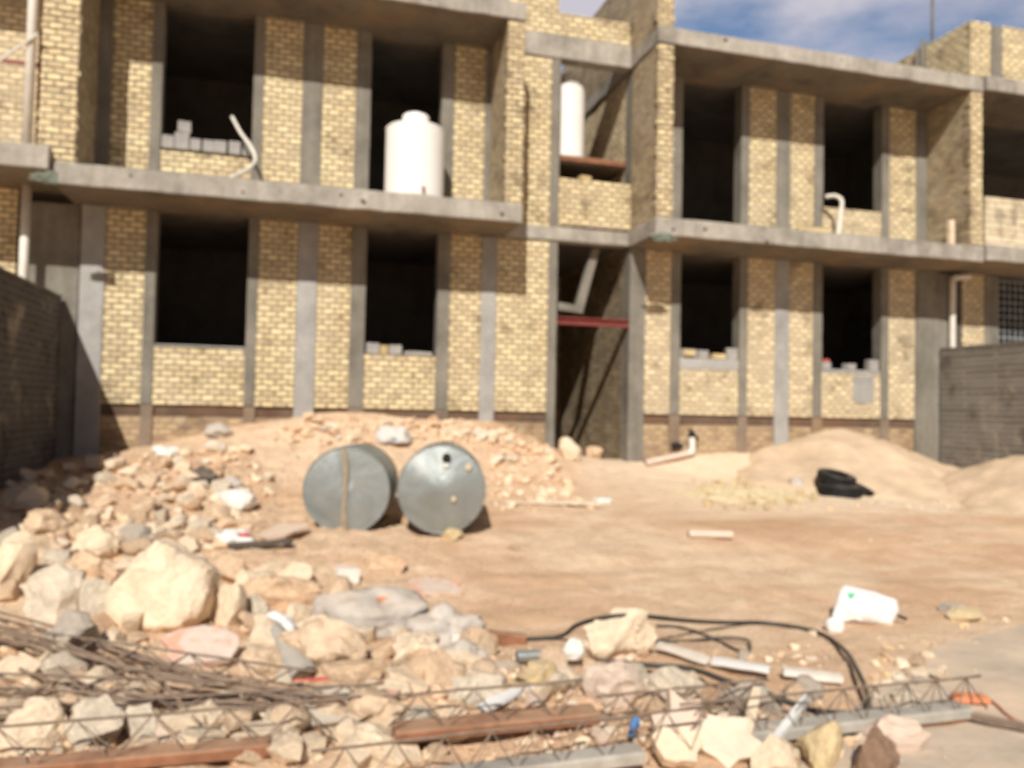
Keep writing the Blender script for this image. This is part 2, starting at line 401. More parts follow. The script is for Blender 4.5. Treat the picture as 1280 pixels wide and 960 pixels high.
# low walls under the windows
for a, b, z, m in ((-2.0, -.73, 2.42, BR), (1.03, 2.16, 2.42, BR), (6.44, 7.6, 2.36, BRP), (9.31, 10.6, 2.38, BRP)):
    brickw('sill_wall', a+.002, b-.002, Z0, z, y0=YW+.01, mat=m)
brickw('sill_wall', -1.998, -.732, S1, 5.30, y0=YW+.01)
brickw('sill_wall', 9.312, 10.598, S1, 5.46, y0=YW+.01, mat=BRP)
conc('mortar_sill', -1.995, -.735, YW-.005, YW+TH, 2.423, 2.45, COLB, amp=.004)
conc('mortar_sill', 6.445, 7.595, YW+.0, YW+TH, 2.363, 2.56, COLB, amp=.008)
conc('mortar_sill', 9.315, 10.595, YW+.0, YW+TH, 2.383, 2.46, COLB, amp=.008)
conc('mortar_patch', 10.0, 10.45, YW-.006, YW+.02, 1.85, 2.36, COLB, amp=.01)
# ring beam and foundation
conc('ring_beam', -3.0, 4.168, YW+.05, YW+TH, 1.40, Z0-.004, PLN)
conc('ring_beam', 5.48, 11.9, YW+.05, YW+TH, 1.40, Z0-.004, PLN)
brickw('foundation_wall', -2.95, 4.166, .1, 1.397, y0=YW+.03, y1=YW+.25, mat=BRD)
brickw('foundation_wall', 5.5, 11.9, .1, 1.397, y0=YW+.03, y1=YW+.25, mat=BRD)
for a, b in ties: conc('foundation_stub', a, b+.02, YW+.0, YW+.2, .2, Z0-.002, FND)
# slabs
def slab(x0, x1, z0, z1, y1=YB, y0=YF, parent=bld, name='floor_slab', notch=True):
    conc(name, x0, x1, y0, y0+.5, z0, z1, CON, parent, amp=.012, step=.16, bevel=.015)
    conc('slab_soffit', x0+.03, x1-.03, y0+.497, y1, z0+.012, z1-.01, SOF, parent, amp=.0, step=9, bevel=0)
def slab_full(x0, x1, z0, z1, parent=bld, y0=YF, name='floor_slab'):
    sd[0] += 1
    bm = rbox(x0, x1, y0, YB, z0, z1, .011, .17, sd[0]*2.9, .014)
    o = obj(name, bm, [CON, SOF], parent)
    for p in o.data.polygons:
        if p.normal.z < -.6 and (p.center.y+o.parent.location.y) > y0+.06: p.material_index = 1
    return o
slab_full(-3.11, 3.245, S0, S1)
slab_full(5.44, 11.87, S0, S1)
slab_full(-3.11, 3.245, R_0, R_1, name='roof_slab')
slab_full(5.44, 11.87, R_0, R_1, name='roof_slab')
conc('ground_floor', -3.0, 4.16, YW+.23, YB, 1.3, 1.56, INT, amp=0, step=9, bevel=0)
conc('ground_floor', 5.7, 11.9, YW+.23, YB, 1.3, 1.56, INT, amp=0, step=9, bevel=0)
# deeper slab pieces behind the stair bay edge
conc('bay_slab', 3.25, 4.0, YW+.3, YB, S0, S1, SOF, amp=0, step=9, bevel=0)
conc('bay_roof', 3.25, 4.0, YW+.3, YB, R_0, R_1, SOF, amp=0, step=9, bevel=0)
# brick wing walls (toothed fronts)
def fin(x0, x1, z0, z1, y0, y1=YW-.022, parent=bld, teeth=True):
    brng = random.Random(int(x0*100))
    bm = rbox(x0, x1, y0, y1, z0, z1, .005, .3, x0*5, .004)
    z = z0+.02
    while z < z1-.08:
        e = brng.uniform(0, .022)
        if brng.random() < .55: box(bm, x1-.03, x1+e+.004, y0+.01, y0+.11, z, z+.065)
        if brng.random() < .55: box(bm, x0-e-.004, x0+.03, y0+.01, y0+.11, z, z+.065)
        box(bm, x0+.01, x1-.01, y0-brng.uniform(.002, .015), y0+.05, z, z+.066)
        z += .082
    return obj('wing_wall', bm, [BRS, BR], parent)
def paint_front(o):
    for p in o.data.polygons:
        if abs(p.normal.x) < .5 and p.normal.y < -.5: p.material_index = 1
for a, b, z1 in ((-3.295, -2.86, R_0-.002), (2.975, 3.236, R_0-.002), (5.465, 5.727, R_0-.002), (11.61, 11.862, R_0-.002)):
    paint_front(fin(a, b, S1+.002, z1, YF+.03))
paint_front(fin(5.45, 5.727, R_1+.002, 9.35, YF+.05, YW+3.4))
# stair bay
conc('bay_beam', 3.25, 5.435, YW-.03, YW+.22, 4.43, 4.66, CON)
conc('bay_beam', 3.25, 5.435, YW-.03, YW+.22, 7.51, 7.90, CON)
brickw('bay_parapet', 4.174, 5.478, 4.705, 5.50)
brickw('bay_wall', 3.25, 4.015, 4.663, 7.507)
brickw('bay_parapet', 3.25, 5.43, 7.903, 8.30)
brickw('bay_pier', 3.25, 4.12, 8.303, 9.7)
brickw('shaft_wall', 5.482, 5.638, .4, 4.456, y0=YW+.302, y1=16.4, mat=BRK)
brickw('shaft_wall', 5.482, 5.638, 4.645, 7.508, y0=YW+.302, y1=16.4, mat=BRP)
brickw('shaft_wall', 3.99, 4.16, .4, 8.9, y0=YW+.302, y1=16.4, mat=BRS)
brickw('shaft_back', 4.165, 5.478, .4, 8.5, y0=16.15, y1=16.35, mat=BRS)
bm = bmesh.new()
v = [bm.verts.new(p) for p in ((5.455, 15.91, 7.79), (5.455, 17.6, 7.79), (5.455, 15.91, 9.35), (5.7, 15.91, 7.79), (5.7, 17.6, 7.79), (5.7, 15.91, 9.35))]
for f in ((0, 2, 1), (3, 4, 5), (0, 1, 4, 3), (1, 2, 5, 4), (2, 0, 3, 5)): bm.faces.new([v[i] for i in f])
obj('shaft_gable', fixn(bm), BRS, bld)
conc('stair_landing', 4.165, 5.478, 12.765, 14.6, 5.84, 5.96, SOF)
conc('landing_edge', 4.175, 5.475, 12.725, 12.762, 5.87, 5.965, RST, amp=.002)
conc('shaft_floor', 4.165, 5.478, YW+.235, 16.1, 4.46, 4.64, INT, amp=0, step=9, bevel=0)  # unseen slab added to keep daylight out of the lower shaft
bm = bmesh.new()   # flight rising behind the door, seen edge on
pl = [(4.28, 3.44), (4.60, 3.40), (4.88, 4.40), (5.02, 4.40), (4.72, 3.27), (4.28, 3.31)]
f = [bm.verts.new((x, 12.74, z)) for x, z in pl]; b = [bm.verts.new((x, 12.86, z)) for x, z in pl]
bm.faces.new(f); bm.faces.new(b[::-1])
for i in range(6): bm.faces.new((f[i], b[i], b[(i+1) % 6], f[(i+1) % 6]))
obj('stair_stringer', fixn(bm), COL, bld)
bm = bmesh.new()
box(bm, 4.172, 5.477, YW-.01, YW+.12, 3.145, 3.165); box(bm, 4.172, 5.477, YW-.01, YW+.12, 3.04, 3.06); box(bm, 4.172, 5.477, YW+.04, YW+.06, 3.06, 3.145)
obj('door_lintel', bm, RSP, bld)
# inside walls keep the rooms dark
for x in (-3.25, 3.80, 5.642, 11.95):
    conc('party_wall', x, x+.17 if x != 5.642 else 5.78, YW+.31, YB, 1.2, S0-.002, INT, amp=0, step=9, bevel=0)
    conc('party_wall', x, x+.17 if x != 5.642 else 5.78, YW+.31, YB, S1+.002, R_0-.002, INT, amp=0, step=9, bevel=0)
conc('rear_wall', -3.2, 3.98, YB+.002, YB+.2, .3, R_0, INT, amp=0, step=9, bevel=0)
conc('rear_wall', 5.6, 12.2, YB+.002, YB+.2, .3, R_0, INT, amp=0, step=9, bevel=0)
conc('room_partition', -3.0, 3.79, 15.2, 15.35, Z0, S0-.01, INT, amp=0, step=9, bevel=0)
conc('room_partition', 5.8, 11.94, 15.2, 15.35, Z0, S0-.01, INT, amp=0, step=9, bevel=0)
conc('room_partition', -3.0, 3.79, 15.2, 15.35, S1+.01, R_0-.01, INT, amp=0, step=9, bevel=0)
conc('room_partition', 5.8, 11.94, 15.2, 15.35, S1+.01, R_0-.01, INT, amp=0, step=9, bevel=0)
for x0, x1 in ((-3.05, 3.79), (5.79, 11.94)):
    for z in (S0, R_0): conc('room_ceiling', x0, x1, YW+.225, YB-.1, z-.05, z-.006, INT, amp=0, step=9, bevel=0)  # dark panel added under the slab, its colour stands in for shade
# starter bars on the roof
bm = bmesh.new()
for dx, dy, zt in ((0, 0, 9.05), (.09, 0, 9.0), (0, .12, 8.95), (.33, .1, 10.9)):
    tube(bm, [(11.55+dx, 12.55+dy, 7.7), (11.56+dx, 12.55+dy, zt-.1)], .028 if zt > 10 else .03, 6, smooth_n=0)
obj('starter_bars', fixn(bm), COL, bld)
# loose drips of mortar on the slab edges
rg = random.Random(5)
for k in range(16):
    bm = bmesh.new()
    x = rg.choice([rg.uniform(-3.0, 3.2), rg.uniform(5.6, 11.8)]); sz = rg.uniform(.015, .04)
    z = rg.choice([S0, S0+.05, R_0+.02])
    bmesh.ops.create_icosphere(bm, subdivisions=1, radius=1, matrix=Matrix.Translation((x, YF-.004, z+rg.uniform(-.01, .2))) @ Matrix.Diagonal((sz, sz*.5, sz*.9, 1)))
    obj('mortar_lump', bm, RCD, bld)

# ------------------------------------------------------------------ neighbours
lb = thing('neighbour_house', 'brick house at the left edge with a slightly higher concrete balcony slab and drain pipe', 'building', (-5.5, YW, .7))
slab_full(-9.5, -3.125, 4.56, 4.86, lb, YF-.12)
slab_full(-9.5, -3.31, 7.66, 7.92, lb, YF+.06, 'roof_slab')
brickw('upper_wall', -9.5, -3.42, 4.87, 7.65, y0=YW, mat=BRP, parent=lb)
brickw('lower_wall', -9.5, -3.82, .5, 4.55, y0=YW, mat=BR, parent=lb)
conc('concrete_column', -3.80, -3.02, YW+.02, YW+.3, .3, 4.40, COL, lb)
conc('rear_wall', -9.5, -3.3, YB, YB+.2, .3, 7.8, INT, lb, amp=0, step=9, bevel=0)
X, _, Z = aty(37, 100, 11.40)
obj('drain_pipe', rod([(X, 11.40, 4.86), (X+.01, 11.40, 8.9)], .06, 10, 0), PVC, lb)
obj('drain_pipe', rod([(X-.22, 12.2, 2.2), (X-.22, 12.2, 4.55)], .06, 10, 0), PVC, lb)
obj('red_steel_post', bx(X+.06, X+.11, 11.5, 11.55, 4.862, 6.4), RSP, lb)
obj('red_steel_rail', bx(X-1.6, X+.059, 11.51, 11.54, 5.95, 5.99), RSP, lb)
p1, p2 = aty(-30, 100, 11.32), aty(48, 42, 11.32)
obj('thin_pipe', rod([p1, p1.lerp(p2, .5)+Vector((0, 0, .02)), p2], .018, 6), PVC, lb)

rb = thing('neighbour_house', 'brick house at the right edge with pale block balcony wall, roof parapet and barred window', 'building', (15, YW, .7))
slab_full(11.885, 24, S0+.03, S1+.03, rb, YF-.06)
slab_full(11.885, 24, R_0+.02, R_1+.02, rb, YF-.06, 'roof_slab')
brickw('balcony_wall', 11.93, 17, S1+.035, 5.62, y0=YF+.02, y1=YF+.2, mat=CRM, parent=rb)
brickw('roof_parapet', 11.63, 11.85, R_1+.004, 8.82, y0=YF+.06, y1=17.5, mat=BR, parent=rb)
brickw('roof_parapet', 11.853, 12.07, R_1+.025, 8.82, y0=YF+.05, y1=YF+.3, mat=BR, parent=rb)
conc('parapet_tie', 12.072, 12.33, YF+.04, YF+.3, R_1+.022, 8.78, COL, rb)
brickw('roof_parapet', 12.332, 18, R_1+.025, 8.82, y0=YF+.05, y1=YF+.3, mat=BR, parent=rb)
conc('room_ceiling', 12.3, 24, YW+.3, YB-.1, R_0-.04, R_0+.015, INT, rb, amp=0, step=9, bevel=0)  # dark panels added here too, so the ceilings look unlit
conc('room_ceiling', 12.3, 24, YW+.3, YB-.1, S0-.03, S0+.025, INT, rb, amp=0, step=9, bevel=0)
conc('party_wall', 12.26, 12.5, YW+.03, YB, 1., R_0, INT, rb, amp=0, step=9, bevel=0)
conc('rear_wall', 12.3, 24, YB, YB+.2, .3, R_0, INT, rb, amp=0, step=9, bevel=0)
brickw('lower_wall', 12.25, 13.06, .5, S0+.02, y0=YW+.05, mat=BRP, parent=rb)
brickw('lower_wall', 13.4, 14.6, .5, 2.6, y0=YW+.05, mat=BRP, parent=rb)
conc('room_partition', 12.5, 24, 15.2, 15.3, .5, R_0, INT, rb, amp=0, step=9, bevel=0)
brickw('lower_wall', 14.605, 24, .5, S0+.02, y0=YW+.05, mat=BRP, parent=rb)
conc('concrete_column', 13.063, 13.395, YW+.03, YW+.3, .5, S0+.02, COL, rb)
conc('concrete_column', 11.905, 12.245, YW+.0, YW+.3, .3, S0-.01, COL, rb)
bm = bmesh.new()
for k in range(9): box(bm, 13.43+k*.14, 13.452+k*.14, YW+.08, YW+.092, 2.62, 4.40)
for k in range(13): box(bm, 13.4, 14.6, YW+.094, YW+.104, 2.66+k*.14, 2.682+k*.14)
obj('window_grille', bm, simple_mat('grey_grille', (.34, .36, .38, 1), .5), rb)
X = aty(1197, 380, 12.3).x
obj('drain_pipe', rod([(X, 12.42, 2.0), (X, 12.42, 4.15), (X+.05, 12.42, 4.3), (X+.4, 12.42, 4.36)], .055, 10, 4), PVC, rb)

# ------------------------------------------------------------------ boundary walls
def bwall(label, xa, xb, ya, yb, ztop, mat, coping):
    w = thing('boundary_wall', label, 'wall', ((xa+xb)/2, (ya+yb)/2, 0))
    obj('wall_body', rbox(xa, xb, ya, yb, -.3, ztop, .008, .25, xa, .01), mat, w)
    obj('wall_coping', rbox(xa-.012, xb+.012, ya-.01, yb-.004, ztop+.002, ztop+.04, .01, .2, xb, .01), coping, w)
bwall('dark grey block boundary wall in shade at the left edge', -3.43, -3.215, 5.5, 12.465, 3.04, GBL, COL)
bwall('grey-brown block boundary wall at the right edge beside the sand heap', 11.92, 12.14, 6.5, 12.47, 2.90, GBR, GBR)
#@@OBJECTS
# ------------------------------------------------------------------ objects
def at(px, py, dz=0.):
    p = hit(px, py); return Vector((p.x, p.y, h(p.x, p.y)+dz))
def rock_bm(seed, cuts=9, rough=.05, sub=3, boxy=False):
    r = random.Random(seed); bm = bmesh.new(); bmesh.ops.create_icosphere(bm, subdivisions=sub, radius=1)
    pl = []
    for k in range(cuts):
        n = Vector((r.gauss(0, 1), r.gauss(0, 1), r.gauss(0, 1))).normalized(); pl.append((n, r.uniform(.44, .82)))
    o = Vector((seed*3.1, 0, 0))
    if boxy:
        pl = [(Vector((-.55, -.35, .75)).normalized(), .80), (Vector((.7, -.5, .5)).normalized(), .84), (Vector((.1, -1, .25)).normalized(), .70), (Vector((.5, .2, .9)).normalized(), .86)]
        for v in bm.verts:
            c = v.co; v.co = Vector([math.copysign(abs(q)**.62, q) for q in c]); v.co.x *= 1-.22*max(0, v.co.z); v.co.x += .08*v.co.z
    for v in bm.verts:
        for n, d in pl:
            e = v.co.dot(n)-d
            if e > 0: v.co -= n*e
        v.co += v.co.normalized()*(noise.noise(v.co*1.6+o)*.12+noise.noise(v.co*4+o)*rough+noise.noise(v.co*9+o)*rough*.45)
    mn = [min(v.co[i] for v in bm.verts) for i in range(3)]; mx = [max(v.co[i] for v in bm.verts) for i in range(3)]
    for v in bm.verts:
        for i in range(3): v.co[i] = (v.co[i]-(mn[i]+mx[i])/2)/(mx[i]-mn[i])
    return bm                               # fits a unit cube
def finish_rock(bm, name, mat):
    me = bpy.data.meshes.new(name); bm.to_mesh(me); bm.free(); me.materials.append(mat)
    for p in me.polygons: p.use_smooth = True
    try: me.set_sharp_from_angle(angle=math.radians(32))
    except Exception: pass
    return me
PROTO = {}
def proto(mat, k, sub=2, cuts=12):
    key = (mat.name, k, sub)
    if key not in PROTO: PROTO[key] = finish_rock(rock_bm(k*1.7+hash(mat.name) % 1 + len(mat.name), cuts, .1, sub), 'stone', mat)
    return PROTO[key]
def place(me, name, p, dims, rz=0, tilt=(0, 0), sink=.25):
    o = bpy.data.objects.new(name, me); col.objects.link(o)
    o.location = (p.x, p.y, p.z+dims[2]*(.5-sink)); o.scale = dims
    o.rotation_euler = (tilt[0], tilt[1], rz); return o
bi = [0]
def big(px, py, w, hh, mat, label, name='rock', cat='rock', depth=.8, sink=.18, rz=None, cuts=13, tilt=None, dz=0., boxy=False):
    """a hand-placed stone: px,py = where its foot meets the ground; w,hh = size in photo pixels"""
    bi[0] += 1; r = random.Random(bi[0]*13)
    p = at(px, py, dz); W = px2m(w, p); H = px2m(hh, p)*1.05
    fwd = Vector((p.x-CAM.x, p.y-CAM.y, 0)).normalized()
    p = p+fwd*W*depth*.42; p.z = max(p.z-.02, h(p.x, p.y)-.02)+dz*.5
    me = finish_rock(rock_bm(bi[0]*2.37, cuts, .11, 4 if w > 60 else 3, boxy), name, mat)
    if rz is None: rz = -YAW+r.uniform(-.3, .3)
    o = place(me, name, p, (W, W*depth, H/(1-sink)), rz, tilt or (r.uniform(-.15, .15), r.uniform(-.12, .12)), sink)
    return tag(o, label, cat)
# --- the stones that stand out (foot pixel, width, height)
big(206, 792, 134, 106, RCC, 'largest cream boulder with a smooth face in the left foreground', tilt=(0, 0), depth=.75, sink=.12, boxy=True, rz=-.4)
big(66, 786, 80, 68, RCP, 'broad pale grey-white boulder left of the largest boulder')
big(117, 786, 46, 54, RCP, 'pointed pale stone wedged between the white-grey boulder and the largest boulder', depth=.6)
big(86, 830, 72, 48, RCG, 'bluish grey angular concrete chunk lying on the rebar bundle', dz=.03)
big(14, 752, 56, 68, RCC, 'cream stone cut by the left edge of the photo above the rebar')
big(106, 745, 90, 46, RCK, 'flat tan stone behind the pale pointed stone')
big(122, 704, 62, 38, RCC, 'rounded cream stone beside the dark hollow in the left heap', depth=.7)
big(40, 715, 70, 34, RCK, 'long tan stone leaning on the heap near the left edge')
big(286, 788, 44, 52, RCC, 'blocky cream stone right beside the largest boulder')
big(320, 780, 32, 30, RCP, 'small grey-white stone right of the blocky cream stone')
big(352, 762, 116, 42, RCK, 'long tan stone lying diagonally left of the crumpled sheet', rz=.25, depth=.5)
big(372, 790, 42, 36, RCC, 'rounded tan stone under the long diagonal stone')
big(400, 848, 124, 66, RCK, 'wide tan boulder with a shaded hollow behind the white wedge of plastic', depth=.6)
big(330, 850, 66, 44, RCK, 'tan stone left of the white wedge of plastic', depth=.6)
big(437, 866, 96, 34, RCK, 'low tan stone in front of the wide tan boulder', depth=.5)
big(524, 850, 70, 54, RCC, 'cream rounded block in the middle of the foreground rubble')
big(775, 832, 96, 62, RCC, 'large rounded cream boulder under the arched black hose', depth=.7)
big(690, 848, 40, 36, RCK, 'tan stone left of the white knotted bag near the boulder', depth=.6)
big(770, 892, 100, 52, RCK_PINK, 'pinkish grey plaster-coated concrete lump below the large rounded boulder')
big(845, 884, 70, 46, RCP, 'pale grey lump right of the pinkish concrete lump')
big(810, 912, 56, 44, RCK, 'tan block in front of the pale grey lump')
big(935, 896, 76, 44, RCG, 'grey-green concrete lump under the black hose')
big(1000, 880, 62, 32, RCG, 'low grey-green concrete piece at the back of the joist')
big(1030, 970, 58, 62, RCY, 'yellowish stone at the bottom edge beside the white batten')
big(1090, 975, 62, 62, simple_mat('brown_stone', (.30, .19, .13, 1), .95, .25, 6, .03, spec=.1), 'brown stone at the bottom edge right of the yellowish stone')
big(1112, 940, 84, 42, RCK_PINK, 'pinkish block at the end of the rubble beside the paved street', depth=.6)
big(960, 975, 60, 50, RCC, 'cream stone at the bottom edge left of the white batten')
big(48, 944, 92, 58, RCC, 'cream stone behind the lattice at the bottom left corner')
big(118, 940, 74, 58, RCP, 'grey-white stone with a dark pit behind the lattice at bottom left')
big(178, 926, 56, 42, RCP, 'flat pale stone behind the lattice, right of the pitted stone')
big(212, 930, 44, 32, RCK_PINK, 'small pinkish stone behind the lattice at bottom left')
big(254, 924, 50, 44, RCC, 'squarish cream stone behind the lattice at bottom left')
big(472, 955, 76, 60, RCC, 'cream stone at the bottom edge between the two rusty joist feet')
big(560, 925, 60, 34, RCK, 'tan stone under the lattice of the middle joist')
big(600, 890, 80, 44, RCP, 'pale lump under the middle lattice')
big(665, 880, 66, 38, RCY, 'yellowish lump under the middle lattice')
big(55, 605+80, 70, 34, RCK, 'tan stone high in the left heap above the long leaning stone')
big(30, 640, 60, 26, RCC, 'cream stone at the foot of the shaded left boundary wall')
big(18, 698, 40, 30, RCG, 'lump put in place of a dark shadow at the left edge of the heap')  # stone put where there is only a shadow
big(168, 688, 44, 26, RCG, 'lump put in for the dark gap in the hollow above the largest boulder')  # stone put where the heap only has a dark gap
big(712, 577, 30, 28, RCC, 'cream boulder standing in the stair doorway', depth=.8)
big(742, 574, 24, 16, RCK, 'tan stone right of the boulder in the stair doorway')
big(565, 676, 28, 14, RCY, 'yellow stone wedged under the right steel drum')
big(640, 690, 20, 8, RCK, 'small flat stone on the bare earth right of the drums')
big(1205, 778, 44, 16, RCY, 'flat yellowish brick end right of the white sack')
big(925, 756, 20, 8, RCC, 'small pale stone alone on the bare earth left of the white sack', depth=.8)
big(480, 716, 60, 22, RCK, 'low tan stone behind the pink plaster slab')
def stain_mat(name, c, s, lo):
    t = NT(name); P = t.objc(); a = t.noise(P, 9, 4, .6)
    k = t.ramp(a, [(.3, tuple(x*.85 for x in c)), (.7, c)])
    k = t.mix(t.ramp(t.noise(t.vadd(P, (3, 1, 2)), 5.5, 4, .55, .8), [(lo, (0, 0, 0)), (lo+.1, (.7, .7, .7))]), k, s)
    k = t.mix(t.ramp(t.noise(P, 14, 5, .7), [(.5, (0, 0, 0)), (.7, (.5,)*3)]), k, DUST)
    t.l(k, t.b.inputs['Base Color']); t.b.inputs['Roughness'].default_value = .9; t.bump(a, .012, .8); return t.m
STN = stain_mat('stained_pink_plaster', (.70, .57, .48), (.72, .30, .18, 1), .52)
STN2 = stain_mat('stained_beige_plaster', (.60, .53, .43), (.62, .27, .16, 1), .6)
# --- flat slabs
def flat(px, py, w, d, mat, label, name='plaster_slab', cat='slab', th=.03, tilt=(0, 0), rz=0., seed=1, dz=.02, edge=.24, n=11, spots=None):
    p = at(px, py, dz); W = px2m(w, p)/2; D = d/2; r = random.Random(seed)
    bm = bmesh.new(); M = Matrix.Translation(p+Vector((0, D*.8, th/2))) @ Matrix.Rotation(-YAW+rz, 4, 'Z') @ Matrix.Rotation(tilt[0], 4, 'X') @ Matrix.Rotation(tilt[1], 4, 'Y')
    pr = [(math.cos(2*math.pi*k/n), math.sin(2*math.pi*k/n), 1+r.uniform(-edge, edge)) for k in range(n)]
    tp = [bm.verts.new(M @ Vector((a*W*s, b*D*s, th/2+r.uniform(-.004, .006)))) for a, b, s in pr]
    bt = [bm.verts.new(M @ Vector((a*W*s*.96, b*D*s*.96, -th/2))) for a, b, s in pr]
    bm.faces.new(tp); bm.faces.new(bt[::-1])
    for k in range(n): bm.faces.new((tp[k], bt[k], bt[(k+1) % n], tp[(k+1) % n]))
    t = thing(name, label, cat, p)
    obj('slab_body', fixn(bm), mat, t)
    for (sx, sy, sr) in (spots or []):
        b2 = bmesh.new()
        vs = [b2.verts.new(M @ Vector((W*(sx+sr*math.cos(2*math.pi*k/9)*(1+.3*math.sin(k*5))), D*(sy+sr*1.3*math.sin(2*math.pi*k/9)), th/2+.0095))) for k in range(9)]
        vs2 = [b2.verts.new(v.co-Vector((0, 0, .004))) for v in vs]
        b2.faces.new(vs)
        for k in range(9): b2.faces.new((vs[k], vs2[k], vs2[(k+1) % 9], vs[(k+1) % 9]))
        obj('orange_paint_stain', fixn(b2), PAINT_O, t)
    return t
flat(542, 744, 84, .40, STN, 'pinkish plaster slab with an orange stain lying behind the foreground rubble', tilt=(.10, .0), seed=3)
flat(245, 838, 96, .30, STN, 'pink plaster slab with orange stains in front of the largest boulder', tilt=(.38, .03), seed=5, th=.04, dz=.05)
flat(415, 905, 170, .34, STN2, 'long beige slab under the lattice with an orange line', tilt=(.2, -.06), seed=8, th=.04, dz=.06)
flat(868, 955, 74, .26, RCK_PINK, 'tallest broken plaster slab standing up at the bottom centre right', tilt=(.95, .15), seed=15, th=.06, dz=.06, n=13, edge=.34)
flat(918, 968, 80, .24, RCP, 'broken plaster slab leaning in front of the tallest one at the bottom', tilt=(.75, -.25), seed=18, th=.055, dz=.05, n=14, rz=.3, edge=.36)
flat(858, 975, 60, .2, RCC, 'cream plaster slab at the very bottom edge below the tallest slab', tilt=(.6, .3), seed=21, th=.06, dz=.05, n=12, rz=-.4, edge=.34)
flat(1140, 945, 60, .16, RCK_PINK, 'small pinkish slab lying at the street edge beyond the brown stone', tilt=(.3, .0), seed=23, th=.05, dz=.03, n=6)
flat(348, 676, 80, .5, RCK_PINK, 'flat beige board lying left of the steel drums', name='board', cat='board', tilt=(.12, -.14), seed=9, th=.025, dz=.05)
flat(300, 690, 150, .1, RCD, 'long dark strip put in for shade, slanting down left of the steel drums', name='batten', cat='batten', th=.04, tilt=(0, -.05), rz=.35, dz=.02, n=8, seed=3)  # dark strip added for the shade of a low bank
flat(695, 634, 120, .10, RCP, 'long pale plank lying on the earth in front of the doorway', name='plank', cat='plank', th=.03, n=8, edge=.1, seed=2)

RAG = simple_mat('greenish_rag', (.17, .19, .15, 1), .9, .4, 14, .01)
BAGP = simple_mat('greyish_white_plastic', (.62, .60, .57, 1), .6, .15, 12, .01, dust=DUST, dustamt=.5)
# --- crumpled plastic and paper
def crumple(px, py, w, hh, mat, label, name='plastic_bag', cat='bag', depth=.7, seed=1, dz=0., amp=.35, patch=None, rz=None):
    p = at(px, py, dz); W = px2m(w, p); H = px2m(hh, p)
    p = p+Vector((0, W*depth*.35, 0)); p.z = h(p.x, p.y)+dz
    bm = bmesh.new(); bmesh.ops.create_icosphere(bm, subdivisions=4, radius=.5)
    o = Vector((seed*5.3, 2, 1))
    for v in bm.verts:
        c = v.co.copy(); n1 = noise.noise(c*2.6+o); n2 = 1-abs(noise.noise(c*6+o))*2
        v.co = c*(1+amp*n1+amp*.32*n2)
        if v.co.z < -.3: v.co.z = -.3
    M = Matrix.Translation(p+Vector((0, 0, H*.3))) @ Matrix.Rotation(-YAW if rz is None else rz, 4, 'Z') @ Matrix.Diagonal((W*.95, W*depth, H*.95, 1))
    bmesh.ops.transform(bm, matrix=M, verts=bm.verts[:])
    if patch is None: return tag(obj(name, bm, mat, smooth=True, loc=p), label, cat)
    t = thing(name, label, cat, p)
    body = obj('bag_body', bm.copy(), mat, t, smooth=True)
    for f in bm.faces[:]:
        c = (M.inverted() @ f.calc_center_median()); k = (c-Vector(patch[0])).length
        if k > patch[1]: bm.faces.remove(f)
    for v in [v for v in bm.verts if not v.link_faces]: bm.verts.remove(v)
    bm.normal_update()
    for v in bm.verts: v.co += v.normal*.004
    obj('printed_patch', bm, patch[2], t, smooth=True)
    bm = None
    return t
